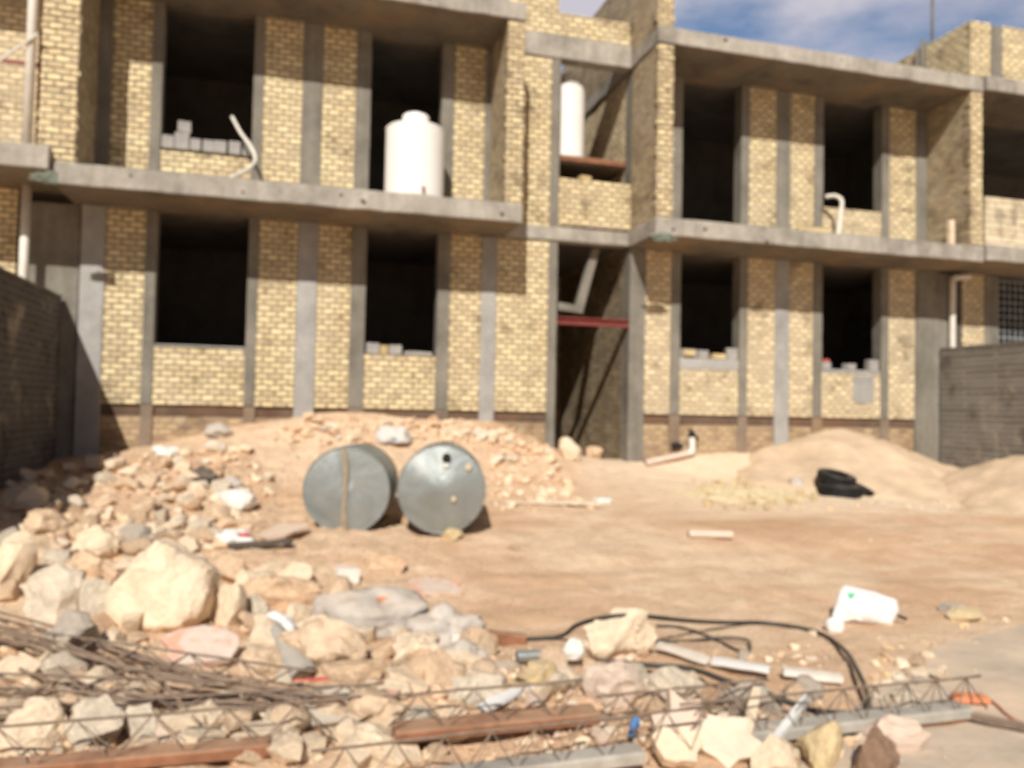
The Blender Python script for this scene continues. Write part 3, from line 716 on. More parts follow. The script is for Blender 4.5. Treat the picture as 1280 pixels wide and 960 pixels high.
# the large white sack: a half-filled, flat-lying woven sack
def sack():
    pA = at(1095, 785); W = px2m(80, pA)
    t = thing('white_sack', 'big white sack with a green mark lying on the bare earth at right', 'sack', pA)
    outline = [(-.5, .0), (-.5, .10), (-.40, .30), (-.30, .52), (-.22, .60), (-.12, .58), (.2, .50), (.40, .42), (.53, .38), (.52, .2), (.40, .03), (.36, -.04), (.1, -.01), (-.2, .03), (-.36, .0)]
    bm = bmesh.new(); N = 72; rings = []
    def edge(a):      # radial distance of the outline at angle a about (0,.22)
        best = .3; d = Vector((math.cos(a), math.sin(a)))
        for (x1, y1), (x2, y2) in zip(outline, outline[1:]+outline[:1]):
            p1 = Vector((x1, y1-.22)); e = Vector((x2-x1, y2-y1)); den = d.x*e.y-d.y*e.x
            if abs(den) < 1e-9: continue
            tt = (p1.x*e.y-p1.y*e.x)/den; u = (p1.x*d.y-p1.y*d.x)/den
            if tt > 0 and -1e-6 <= u <= 1+1e-6: best = tt
        return best
    def P(a, q, s):    # q 0..1 from centre, s side (+front, -back)
        e = edge(a)*q; x = math.cos(a)*e; z = .22+math.sin(a)*e
        th = .15*math.sqrt(max(0, 1-q**2.4))
        n = noise.noise(Vector((x*5, z*5, s*3)))*.075+(abs(noise.noise(Vector((x*8, z*7, s)))))*-.085
        n += .028*(1-abs(noise.noise(Vector((x*16+z*9, z*5-x*4, s))))*3)*q; d = s*(th+n*(1-q**4))
        return Vector((x, z, d))
    M = Matrix.Translation(pA+Vector((0, .10, .0))) @ Matrix.Rotation(-YAW, 4, 'Z') @ Matrix.Rotation(math.radians(-30), 4, 'X')
    def W3(v): return M @ Vector((v.x*W*1.08, -v.z*W+.0, v.y*W*1.02+.01))
    Q = [0, .1, .2, .3, .4, .5, .58, .66, .74, .81, .87, .92, .96, .985, 1.0]
    for s in (1, -1):
        prev = None
        for q in Q:
            rg = [bm.verts.new(W3(P(2*math.pi*k/N+.01, q, s))) for k in range(N)] if q else [bm.verts.new(W3(P(0, 0, s)))]
            if prev is not None:
                for k in range(N):
                    k2 = (k+1) % N
                    bm.faces.new((prev[0], rg[k], rg[k2]) if len(prev) == 1 else (prev[k], prev[k2], rg[k2], rg[k]))
            prev = rg
    bmesh.ops.remove_doubles(bm, verts=bm.verts[:], dist=.0005); fixn(bm)
    obj('sack_body', bm, BAG, t, smooth=True)
    b2 = bmesh.new(); c = b2.verts.new(W3(P(2.35, .62, 1)+Vector((0, 0, .03)))); ring = []
    for k in range(12):
        a = 2*math.pi*k/12; rr = .055*(1+.25*math.sin(3*a))
        v = P(2.35, .62, 1); x = v.x+math.cos(a)*rr; z = v.y+math.sin(a)*rr*.85
        aa = math.atan2(z-.22, x); q = min(.97, math.hypot(x, z-.22)/edge(aa))
        ring.append(b2.verts.new(W3(P(aa, q, 1)+Vector((0, 0, .012)))))
    for k in range(12): b2.faces.new((c, ring[k], ring[(k+1) % 12]))
    obj('green_mark', fixn(b2), GRN, t)
    # tied mouth of the sack
    b3 = bmesh.new(); tube(b3, [W3(Vector((.49, .13, 0))), W3(Vector((.56, .10, .0))), W3(Vector((.6, .07, .02)))], .014, 7); obj('black_tie', fixn(b3), BLK, t)
sack()
crumple(1047, 790, 24, 24, BAG, 'small white bag touching the left side of the big white sack', seed=4, amp=.2)
crumple(296, 642, 40, 34, WHT, 'white bag with a dusty tail lying on the slope left of the drums', seed=2)
crumple(287, 616, 28, 22, BAGG, 'grey translucent bag scrap just above the white bag on the slope', seed=3)
crumple(288, 682, 52, 22, BAG, 'torn white and red scrap below the white bag on the slope', seed=7, amp=.6, patch=((.35, -.1, .25), .18, RED))
crumple(272, 548, 34, 20, BAGG, 'pale crumpled bag near the top of the earth mound', seed=9, amp=.5)
crumple(268, 566, 26, 12, WHT, 'small pale rag just below the crumpled bag on the mound', name='rag', cat='rag', seed=19, amp=.5)
crumple(205, 572, 28, 16, WHT, 'whitish scrap at the foot of the wall left of the mound', seed=11, amp=.5)
crumple(252, 606, 32, 20, RCD, 'dark and grey scrap of plastic on the slope left of the white bag', seed=12, amp=.6)
crumple(492, 560, 42, 28, BAGP, 'white bag with blue print behind and between the two drums', seed=13, amp=.5, patch=((.1, -.3, -.1), .2, BLU))
crumple(346, 812, 44, 42, BAG, 'bright white and blue bag caught among the foreground stones', seed=15, amp=.5, patch=((.2, -.3, 0), .2, BLU), dz=.05)
crumple(756, 630, 24, 10, WHT, 'tiny white and blue scrap in front of the stair doorway', seed=17, amp=.4, patch=((-.2, -.2, .2), .22, BLU))
crumple(718, 836, 24, 32, WHT, 'small bright white knotted bag left of the large rounded boulder', name='plastic_bag', cat='bag', seed=18, amp=.38, dz=.05)
crumple(1004, 612, 34, 14, BAGG, 'grey plastic heap left of the black tyres', seed=20, amp=.6)
crumple(460, 800, 140, 62, BAGG, 'large crumpled dusty grey sheet left of centre in the foreground', name='plastic_sheet', cat='sheet', seed=22, amp=.5, depth=.6, patch=((.1, -.05, .35), .1, PAINT_O))
crumple(560, 808, 80, 50, BAGG, 'crumpled grey-brown paper bag right of the dusty grey sheet', name='paper_bag', cat='bag', seed=24, amp=.75, depth=.6)
crumple(580, 835, 50, 30, BAGG, 'small twisted sheet beside the cream rounded block', name='plastic_sheet', cat='sheet', seed=25, amp=.7)
crumple(1165, 558, 18, 20, BAG, 'white scrap at the foot of the right boundary wall', seed=27, amp=.4)
# white wedge of folded plastic
bm = bmesh.new()
a, b, c, d = at(333, 815, .12), at(352, 812, .14), at(395, 862, .07), at(362, 866, .03)
g1 = []
for i in range(9):
    l, r_ = a.lerp(d, i/8), b.lerp(c, i/8)
    g1.append([bm.verts.new(l.lerp(r_, j/5)+Vector((0, 0, .03*math.sin(j/5*math.pi)+.01*noise.noise(Vector((i, j, 0)))))) for j in range(6)])
for u, v in zip(g1, g1[1:]):
    for j in range(5): bm.faces.new((u[j], u[j+1], v[j+1], v[j]))
bmesh.ops.solidify(bm, geom=bm.faces[:], thickness=.006)
tag(obj('folded_plastic', fixn(bm), WHT, smooth=True, loc=d), 'white folded wedge of plastic hanging down over the stones', 'sheet')
# small white box, cup, can
def tinybox(px, py, w, hh, mat, label, name, cat, rz=.2, d=.7, dz=0):
    p = at(px, py, dz); W = px2m(w, p); H = px2m(hh, p)
    bm = rbox(p.x-W/2, p.x+W/2, p.y-W*d/2, p.y+W*d/2, p.z-.01, p.z+H, .003, .05, px*.1, .006)
    bmesh.ops.rotate(bm, verts=bm.verts[:], cent=p, matrix=Matrix.Rotation(rz, 3, 'Z') @ Matrix.Rotation(.1, 3, 'Y'))
    return tag(obj(name, bm, mat, loc=p), label, cat)
tinybox(433, 728, 28, 16, WHT, 'small white crushed carton behind the dusty grey sheet', 'carton', 'box')
tinybox(1190, 766, 26, 10, RCG, 'flat grey tile piece right of the white sack', 'tile', 'tile')
def cyl(px, py, L, r, mat, label, name, cat, ang=0., dz=0., cap=None):
    p = at(px, py, r+dz); l = px2m(L, p)/2; R_ = px2m(r*0+1, p)
    d = Vector((math.cos(ang-YAW), math.sin(ang-YAW), 0))
    bm = bmesh.new(); tube(bm, [p-d*l, p+d*l], r, 12, smooth_n=0, hollow=True)
    t = thing(name, label, cat, p)
    obj('tube_wall', fixn(bm), mat, t)
    b2 = bmesh.new(); lathe(b2, [(r*.98, 0), (r*.9, .001), (r*.8, -.004), (0, -.02)], Matrix.Translation(p-d*l) @ (-d).to_track_quat('Z', 'Y').to_matrix().to_4x4(), 12)
    obj('dark_end', b2, cap or DRK, t)
    b3 = bmesh.new(); lathe(b3, [(r*.98, 0), (r*.9, .001), (r*.8, -.004), (0, -.02)], Matrix.Translation(p+d*l) @ d.to_track_quat('Z', 'Y').to_matrix().to_4x4(), 12)
    obj('dark_end', b3, cap or DRK, t)
    return t
cyl(888, 674, 54, .045, simple_mat('pinkish_pvc', (.66, .53, .44, 1), .6, .12, 5, dust=DUST), 'short pinkish white pipe lying alone on the bare earth', 'pipe_piece', 'pipe', ang=-.05)
cyl(660, 834, 30, .035, GLV, 'grey metal can lying in the rubble left of the white knotted bag', 'can', 'can', dz=.04, ang=.2)
cyl(599, 806, 12, .03, WHT, 'white cup at the end of the brown scrap in the rubble', 'cup', 'cup', dz=.03)
tinybox(632, 806, 50, 12, RST, 'brown and white scrap lying right of the white cup', 'scrap', 'scrap', rz=-.2, d=.3, dz=.02)
tinybox(575, 816, 26, 10, WHT, 'white flat scrap left of the white cup', 'scrap', 'scrap', rz=.1, d=.6, dz=.05)

for (x, y, Y, w_, sd_, lab) in ((828, 297, 11.38, .42, 31, 'green-grey rag of mortar sack hanging from the corner of the right balcony slab'), (56, 222, 11.27, .3, 33, 'green-grey scrap hanging where the two left slabs meet')):
    p = aty(x, y, Y); bm = bmesh.new(); bmesh.ops.create_icosphere(bm, subdivisions=4, radius=.5)
    for v in bm.verts: v.co *= 1+.7*noise.noise(v.co*4+Vector((sd_, 0, 0))); v.co.z *= 1+.5*v.co.x
    bmesh.ops.transform(bm, matrix=Matrix.Translation(p) @ Matrix.Diagonal((w_, .05, .13, 1)), verts=bm.verts[:])
    tag(obj('hanging_rag', bm, RAG, smooth=True, loc=p), lab, 'rag')
# --- pipe with bend by the wall
pv = thing('broken_pipe', 'pinkish white broken pipe lying against the wall right of the doorway', 'pipe', at(845, 575))
q0 = at(806, 583, .05); q = [q0, q0+Vector((.45, .10, .08)), q0+Vector((.9, .2, .16))]
obj('pipe_body', rod(q, .055, 10, 4, hollow=True), simple_mat('dusty_pink_pvc', (.70, .56, .47, 1), .6, .12, 5, dust=DUST), pv)
e = q[2]; obj('pipe_elbow', rod([e+Vector((-.02, 0, 0)), e+Vector((.07, 0, .04)), e+Vector((.08, .02, .27))], .06, 10, 4, hollow=True), PVC, pv)
obj('black_joint', rod([e+Vector((-.12, -.02, .09)), e+Vector((-.2, .0, .16)), e+Vector((-.3, .02, .14))], .04, 8, 3), BLK, pv)
obj('black_joint', rod([e+Vector((.09, 0, .29)), e+Vector((.05, .02, .40)), e+Vector((.18, .02, .22))], .04, 8, 3), BLK, pv)

# --- sand heaps
def heap(name, label, cx, cy, r, ht, ax=1., seed=0, zb=None):
    bm = bmesh.new(); N = 80; V = {}
    for i in range(N+1):
        for j in range(N+1):
            x = cx+(i/N*2-1)*r*1.5*ax; y = min(12.49, cy+(j/N*2-1)*r*1.5)
            rr = math.hypot((x-cx)/ax, y-cy)/r
            rr *= 1+.16*noise.noise(Vector((x*1.3, y*1.3, seed)))
            g0 = h(x, y); z = ht*(1-(math.sqrt(rr*rr+.05)-.2)*1.06) + (zb if zb is not None else .0)
            z += .06*noise.noise(Vector((x*2, y*2, seed)))+.03*noise.noise(Vector((x*6, y*6, seed)))+.018*noise.noise(Vector((x*14, y*14, seed)))
            V[i, j] = (bm.verts.new((x, y, max(z, g0-.05))), z > g0-.03)
    for i in range(N):
        for j in range(N):
            qd = [V[i, j], V[i+1, j], V[i+1, j+1], V[i, j+1]]
            if any(q[1] for q in qd): bm.faces.new([q[0] for q in qd])
    for v in [v for v in bm.verts if not v.link_faces]: bm.verts.remove(v)
    o = obj(name, bm, SAND, smooth=True, loc=(cx, cy, h(cx, cy)))
    return tag(o, label, 'sand heap')
heap('sand_heap', 'broad pale sand heap against the right part of the building', 9.4, 12.1, 1.85, .92, 1.25, 3, .46)
heap('sand_heap', 'flatter sand heap cut by the right edge of the photo', 11.4, 9.75, 2.0, .78, 1.0, 9, .32)

ys_ = at(950, 622)
YSD = simple_mat('pale_yellow_grit', (.74, .60, .38, 1), .95, .25, 14, .02, spec=.1)
bm = bmesh.new(); N = 60; V = {}
for i in range(N+1):
    for j in range(N+1):
        x = ys_.x+(i/N*2-1)*1.15; y = ys_.y+.25+(j/N*2-1)*.8
        rr_ = math.hypot((x-ys_.x)/1.0, (y-ys_.y-.25)/.62)*(1+.45*noise.noise(Vector((x*2.4, y*2.4, 5))))
        z = .07*(1-rr_)+.03*noise.noise(Vector((x*7, y*7, 2)))+.02*noise.noise(Vector((x*17, y*17, 2)))
        V[i, j] = (bm.verts.new((x, y, h(x, y)+max(z, -.02))), z > -.01)
for i in range(N):
    for j in range(N):
        qd = [V[i, j], V[i+1, j], V[i+1, j+1], V[i, j+1]]
        if any(q[1] for q in qd): bm.faces.new([q[0] for q in qd])
for v in [v for v in bm.verts if not v.link_faces]: bm.verts.remove(v)
tag(obj('grit_spill', bm, YSD, smooth=True, loc=ys_), 'powdery pale yellow spill of brick grit left of the tyres', 'spill')
# --- tyres
def tyre(label, c, R_, w, M3, group=None):
    t = thing('tyre', label, 'tyre', c)
    prof = [(R_*.58, -w*.36), (R_*.62, -w*.46), (R_*.80, -w*.52), (R_*.93, -w*.45), (R_, -w*.36), (R_*1.005, 0), (R_, w*.36), (R_*.93, w*.45), (R_*.80, w*.52), (R_*.62, w*.46), (R_*.58, w*.36), (R_*.62, w*.3), (R_*.80, w*.3), (R_*.9, 0), (R_*.8, -w*.3), (R_*.62, -w*.3), (R_*.58, -w*.36)]
    M = Matrix.Translation(c) @ M3.to_4x4()
    bm = bmesh.new(); lathe(bm, prof, M, 40); obj('tyre_carcass', fixn(bm), BLK, t)
    b2 = bmesh.new()
    for k in range(40):
        a = 2*math.pi*k/40
        for s in (-1, 1):
            m = M @ Matrix.Rotation(a, 4, 'Z') @ Matrix.Translation((R_*1.0, 0, s*w*.2)) @ Matrix.Rotation(s*.3, 4, 'X')
            vs = box(b2, -.008, .014, -.016, .016, -w*.14, w*.14)
            bmesh.ops.transform(b2, matrix=m, verts=vs)
    obj('tread_block_ring', b2, BLK, t)
p = at(1064, 622)
tyre('black tyre lying flat at the foot of the sand heap, under the leaning one', p+Vector((-.03, .22, .10)), .31, .2, Matrix.Rotation(.06, 3, 'X'))
tyre('black tyre resting tilted on top of the flat tyre by the sand heap', p+Vector((-.06, .26, .27)), .27, .17, Matrix.Rotation(.22, 3, 'X') @ Matrix.Rotation(.10, 3, 'Y'))
tyre('small black tyre leaning at the right side of the two stacked tyres', p+Vector((.30, .12, .10)), .17, .1, Matrix.Rotation(.15, 3, 'X') @ Matrix.Rotation(.5, 3, 'Y'))

# --- steel drums
def drum(label, cpx, cpy, dia, L, head, kind, label_end=None):
    d0 = 8.25
    c = CAM+ray(cpx, cpy)*(d0/FPX)          # centre of the near end
    R_ = dia/2*d0/FPX
    ax = Vector((math.sin(head), math.cos(head), .0)).normalized()
    t = thing('steel_drum', label, 'drum', (c.x, c.y, c.z-R_))
    M = Matrix.Translation(c) @ (-ax).to_track_quat('Z', 'Y').to_matrix().to_4x4()   # local z points to the viewer
    bm = bmesh.new()
    prof = [(R_, 0.0), (R_*1.0, -.02)]
    for k in range(1, 4):
        z = -L*k/4; prof += [(R_, z+.02), (R_*1.012, z), (R_, z-.02)]
    prof += [(R_, -L+.01), (R_*.985, -L), (0, -L+.0)]
    lathe(bm, prof, M, 56)
    for v in bm.verts: v.co += (v.co-c).normalized()*.006*noise.noise(v.co*3)
    obj('drum_shell', fixn(bm), GLV, t)
    b2 = bmesh.new(); lathe(b2, [(R_*.985, -.012), (R_*1.0, .004), (R_*1.014, .0), (R_*1.012, -.02), (R_*.995, -.03)], M, 56)
    obj('rim', fixn(b2), GLV, t)
    b3 = bmesh.new(); n = 56; rings = []
    for q in (0, .12, .3, .5, .7, .85, .985):
        rg = []
        for k in range(n):
            a = 2*math.pi*k/n
            x, y = R_*q*math.cos(a), R_*q*math.sin(a)
            if kind == 'cone': z = .10*(1-q)+.012*math.cos(a*7+1)*q*(1-q)*.25+.010*noise.noise(Vector((x*4, y*4, 3)))-.005
            else: z = -.012+.035*(1-q*q)*(1 if math.cos(a)*.97+.25*math.sin(a) < 0 else .4)+.02*noise.noise(Vector((x*3, y*3, 8)))*(1-q)
            rg.append(b3.verts.new(M @ Vector((x, y, z))) if q else None)
        if q == 0: rings.append([b3.verts.new(M @ Vector((0, 0, .085 if kind == 'cone' else .02)))])
        else: rings.append(rg)
    for a, b in zip(rings, rings[1:]):
        for k in range(n):
            k2 = (k+1) % n
            f = b3.faces.new((a[0], b[k], b[k2]) if len(a) == 1 else (a[k], b[k], b[k2], a[k2])); f.smooth = True
    obj('end_plate', fixn(b3), GLV, t)
    up = Vector((0, 0, 1)); rt = ax.cross(up).normalized()   # world axes in the end's plane
    def on(u, v, z=.03): return c+rt*(u*R_)+up*(v*R_)-ax*z
    if kind == 'seam':
        b4 = bmesh.new(); L_ = []
        for k in range(15):
            s = k/14; v = .97-1.94*s; u = -.09+.10*s*1.2+.04*math.sin(s*6)
            L_.append([b4.verts.new(on(u-.05-.012*math.sin(s*9), v, .031+.012*(1-abs(v)))), b4.verts.new(on(u+.055+.01*math.sin(s*7+1), v, .031+.012*(1-abs(v))))])
        for a, b in zip(L_, L_[1:]): b4.faces.new((a[0], a[1], b[1], b[0]))
        bmesh.ops.solidify(b4, geom=b4.faces[:], thickness=.012)
        obj('pale_weld_seam', fixn(b4), GRT, t)
    else:
        for (u, v, s, m, nm) in ((.10, .72, .10, DRK, 'filler_hole'), (.60, .52, .07, GRT, 'dried_mud_spot'), (.28, -.2, .055, GRT, 'dried_mud_spot'), (.10, .56, .05, WHT, 'pale_tag')):
            q = math.hypot(u, v); z = .1*(1-q)+.02
            b5 = bmesh.new(); lathe(b5, [(0, .004), (R_*s*.7, .004), (R_*s, .0), (R_*s*1.05, -.03)], Matrix.Translation(on(u, v, z)) @ (-ax+up*(-.0)).to_track_quat('Z', 'Y').to_matrix().to_4x4() @ Matrix.Diagonal((1, 1.15, 1, 1)), 14)
            obj(nm, fixn(b5), m, t)
    return t
drum('left galvanised steel drum lying on its side with a pale seam down its end', 433, 613, 107, 1.05, math.radians(12.5), 'seam')
drum('right galvanised steel drum lying on its side with a pointed end and filler hole', 552, 612, 109, 1.05, math.radians(11.5), 'cone')

# --- water tanks
def tank(label, cx, cy, zb, R_, H, lid=True, tap=True):
    t = thing('water_tank', label, 'water tank', (cx, cy, zb))
    prof = [(0, 0), (R_*.97, 0), (R_, .02)]
    z = .05
    while z < H-.06:
        prof += [(R_, z), (R_*1.0, z+.045), (R_*.994, z+.057), (R_, z+.07)]; z += .085
    prof += [(R_*1.01, H-.03), (R_*1.01, H-.01), (R_*.97, H+.005), (R_*.5, H+.05), (0, H+.055)]
    bm = bmesh.new(); lathe(bm, prof, Matrix.Translation((cx, cy, zb)), 48); obj('tank_body', fixn(bm), WHT2, t)
    if lid:
        b = bmesh.new(); lathe(b, [(R_*.46, H+.0), (R_*.46, H+.20), (R_*.42, H+.22), (R_*.18, H+.23), (R_*.16, H+.27), (0, H+.272)], Matrix.Translation((cx+.0, cy, zb)), 28); obj('lid', fixn(b), WHT2, t)
    if tap:
        b = bmesh.new(); tube(b, [(cx+.07, cy-R_+.02, zb+.07), (cx+.07, cy-R_-.05, zb+.07), (cx+.075, cy-R_-.06, zb+.03)], .02, 8); obj('outlet_tap', fixn(b), RST, t)
        b = bmesh.new(); box(b, cx+.04, cx+.10, cy-R_-.03, cy-R_-.02, zb+.10, zb+.125); obj('tap_handle', b, RSP, t)
tank('squat white ribbed plastic water tank with lid standing on the first-floor balcony slab', 1.665, 11.92, S1+.01, .445, 1.10)
tank('slim white plastic water tank standing on the stair landing in the bay', 4.49, 13.05, 5.964, .30, 1.30, True, False)

# --- bent pipes on the upper floor
def bent(label, pts, r, name='bent_pipe'):
    P = [aty(*q) for q in pts]; return tag(obj(name, rod(P, r, 10, 6, hollow=True), PVC, loc=P[-1]), label, 'pipe')
bent('white bent plastic pipe leaning out of the upper left window', [(290, 146, 12.4), (301, 166, 12.25), (314, 184, 12.1), (319, 200, 11.95), (309, 212, 11.8), (287, 223, 11.6)], .026)
bent('white elbow pipe standing by the upper right window', [(1032, 246, 12.3), (1044, 245, 12.2), (1052, 251, 12.1), (1051, 266, 12.0), (1047, 299, 11.8)], .037)

# --- loose blocks on the sills
GB = simple_mat('grey_cement_block', (.36, .34, .32, 1), .95, .18, 6, .012, dust=DUST, dustamt=.2, spec=.1)
YB_ = simple_mat('yellow_brick', (.6, .46, .24, 1), .95, .2, 7, .012, spec=.1)
def blk(x, z, w, hh, mat, label, group=None, y=12.57, d=.14, rz=0., ry=0., name='loose_block', cat='block'):
    p = Vector((x, y, z)); bm = rbox(x-w/2, x+w/2, y-d/2, y+d/2, z, z+hh, .006, .06, x*3+z, .008)
    bmesh.ops.rotate(bm, verts=bm.verts[:], cent=p, matrix=Matrix.Rotation(rz, 3, 'Z') @ Matrix.Rotation(ry, 3, 'Y'))
    return tag(obj(name, bm, mat, loc=p), label, cat, group)
GU = 'grey blocks lined up on the upper left window sill'
for i, (x, w, hh) in enumerate(((-1.90, .17, .19), (-1.52, .15, .18), (-1.34, .16, .18), (-1.17, .17, .19), (-.97, .17, .2), (-.80, .12, .23))):
    blk(x, 5.345, w, hh, GB, 'grey cement block lined up on the upper left window sill', GU, rz=.05*math.sin(i*4))
blk(-1.71, 5.345, .20, .25, GB, 'bigger grey block in the upper left window row, carrying another block', None)
blk(-1.69, 5.60, .18, .17, GB, 'grey block stacked on top of the row in the upper left window', None, rz=.2)
blk(1.16, 2.425, .2, .17, GB, 'grey block in the left corner of the second ground-floor window', None, rz=.1)
blk(1.33, 2.425, .10, .14, YB_, 'yellow brick between two grey blocks on the second ground-floor window sill', None, rz=.5, name='loose_brick', cat='brick')
blk(1.52, 2.425, .2, .15, GB, 'grey block in the middle of the second ground-floor window sill', None, rz=-.1)
blk(1.88, 2.425, .44, .06, GB, 'long flat grey block on the second ground-floor window sill', None)
blk(6.62, 2.565, .30, .15, GB, 'grey block at the left end of the third ground-floor window sill', None)
blk(6.90, 2.565, .20, .14, GB, 'grey block second from left on the third ground-floor window sill', None, rz=.1)
blk(6.60, 2.60, .2, .10, YB_, 'yellow brick set before the blocks at the left of the third ground-floor window', None, y=12.48, d=.08, name='loose_brick', cat='brick')
blk(7.22, 2.565, .26, .09, YB_, 'yellow brick lying in the third ground-floor window', None, name='loose_brick', cat='brick')
blk(7.48, 2.565, .2, .20, GB, 'grey block at the right end of the third ground-floor window sill', None, rz=-.2)
blk(9.42, 2.465, .18, .12, GB, 'grey block at the left end of the fourth ground-floor window sill', None)
blk(9.42, 2.588, .12, .05, RED, 'small red piece lying on the left block of the fourth ground-floor window', None, name='plastic_piece', cat='scrap')
blk(9.95, 2.465, .22, .11, GB, 'grey block in the middle of the fourth ground-floor window sill', None, rz=.15)
blk(10.45, 2.465, .2, .20, GB, 'grey block at the right end of the fourth ground-floor window sill', None)
blk(8.43, S1+.01, .6, .08, YB_, 'pale yellow board lying on the right balcony slab', None, y=11.6, name='board', cat='board')
blk(11.46, S1+.008, .1, .5, RCC, 'upright cream post against the right end wall of the balcony', None, y=11.75, d=.1, name='short_post', cat='post')
blk(5.98, S1+.008, .2, .07, YB_, 'yellow brick on the slab just inside the balcony opening', None, y=11.95, name='loose_brick', cat='brick')
blk(5.0-.35, 5.505, .2, .07, YB_, 'yellow brick lying on the low wall of the stair bay', None, rz=.2, name='loose_brick', cat='brick')

def jp(px, py, z):
    d = ray(px, py); tt = (z-1.6)/d.z; return CAM+d*tt
# --- black hoses
def hose(label, pts, r):
    P = []
    for x, y, z in pts:
        g0 = hit(x, y); q_ = jp(x, y, h(g0.x, g0.y)+r+z+.004); P.append(q_)
    return tag(obj('hose', rod(P, r, 9, 7), HOSE, loc=P[0]), label, 'hose')
hose('thick black hose arching over the large boulder and curving down to the right', [(560, 803, .0), (640, 800, .0), (700, 795, .02), (722, 781, .16), (760, 771, .24), (800, 770, .25), (850, 775, .14), (900, 778, .04), (960, 779, .0), (1020, 790, .0), (1055, 812, .02), (1075, 845, .04), (1085, 872, .04), (1087, 892, .04)], .0155)
hose('black hose running diagonally down right under the white strips', [(745, 826, .03), (820, 832, .04), (865, 836, .04), (910, 852, .05), (965, 870, .06), (1020, 889, .03), (1060, 892, .01)], .017)
hose('thin black hose lying in a closed loop right of the large boulder', [(820, 782, .0), (850, 784, .0), (890, 797, .0), (920, 812, .0), (936, 814, .02), (934, 800, .02), (905, 797, .02), (870, 800, .0), (840, 802, .0), (800, 800, .02)], .010)

# --- white strips and sticks
def strip(label, a, b, w, th, mat, name='strip', cat='strip', za=.02, zb=.02):
    A, B = at(*a, za), at(*b, zb); d = (B-A); s = d.cross(Vector((0, 0, 1))).normalized()*w/2; u = s.cross(d).normalized()*th
    if u.z < 0: u = -u
    bm = bmesh.new(); n = 12; rr = []
    for k in range(n+1):
        p = A.lerp(B, k/n); e = noise.noise(p*7)*.012; tw = 1-.35*abs(2*k/n-1)**4
        rr.append([bm.verts.new(q) for q in (p-s*tw, p+s*tw+Vector((0, 0, e)), p+s*tw+u+Vector((0, 0, e)), p-s*tw+u)])
    for x, y in zip(rr, rr[1:]):
        for j in range(4): bm.faces.new((x[j], x[(j+1) % 4], y[(j+1) % 4], y[j]))
    bm.faces.new(rr[0]); bm.faces.new(rr[-1])
    return tag(obj(name, fixn(bm), mat, loc=A), label, cat)
strip('white flat strip nearest the large boulder, first of three in a row', (822, 820), (885, 838), .07, .03, PVC, za=.05, zb=.04)
strip('white flat strip in the middle of three lying in a row', (890, 838), (962, 852), .08, .03, BAG, za=.04, zb=.04)
strip('white flat strip at the right end of the row near the hose bend', (978, 852), (1052, 855), .07, .035, PVC, za=.04, zb=.03)
strip('white narrow batten leaning over the rubble at the bottom right', (962, 955), (1012, 905), .035, .03, BAG, 'batten', 'batten', .06, .14)
strip('pale plaster splinter standing beside the tall broken slab', (930, 955), (946, 905), .05, .03, RCC, 'splinter', 'splinter', .05, .16)
strip('red stick lying on the long beige slab', (365, 884), (410, 882), .018, .012, RED, 'stick', 'stick', .12, .12)
strip('orange stick lying just below the red stick on the beige slab', (372, 892), (425, 893), .02, .012, PAINT_O, 'stick', 'stick', .11, .11)
strip('pale grey board between the lattices in the middle of the foreground', (600, 905), (690, 870), .08, .02, BAG, 'board', 'board', .04, .06)
strip('dark rusty metal strip lying on the street edge at the right', (1142, 912), (1215, 903), .06, .03, RST, 'metal_strip', 'scrap', .01, .02)
strip('dark rusty metal strip running out of the right edge of the photo', (1200, 903), (1330, 928), .05, .035, RBR, 'metal_strip', 'scrap', .03, .01)
strip('orange plastic net piece beside the end of the right joist', (1190, 878), (1236, 884), .10, .03, PAINT_O, 'plastic_net', 'net', .02, .02)
tag(obj('orange_rope', rod([at(1225, 872, .02), at(1245, 885, .02), at(1262, 900, .02), at(1290, 915, .015)], .008, 6), simple_mat('faded_orange_rope', (.6, .3, .2, 1), .9), loc=at(1225, 872)), 'thin faded orange rope running from the net towards the right edge', 'rope')
strip('small blue plastic piece at the end of the pale joist', (788, 948), (797, 936), .03, .03, BLU, 'plastic_piece', 'scrap', .08, .08)

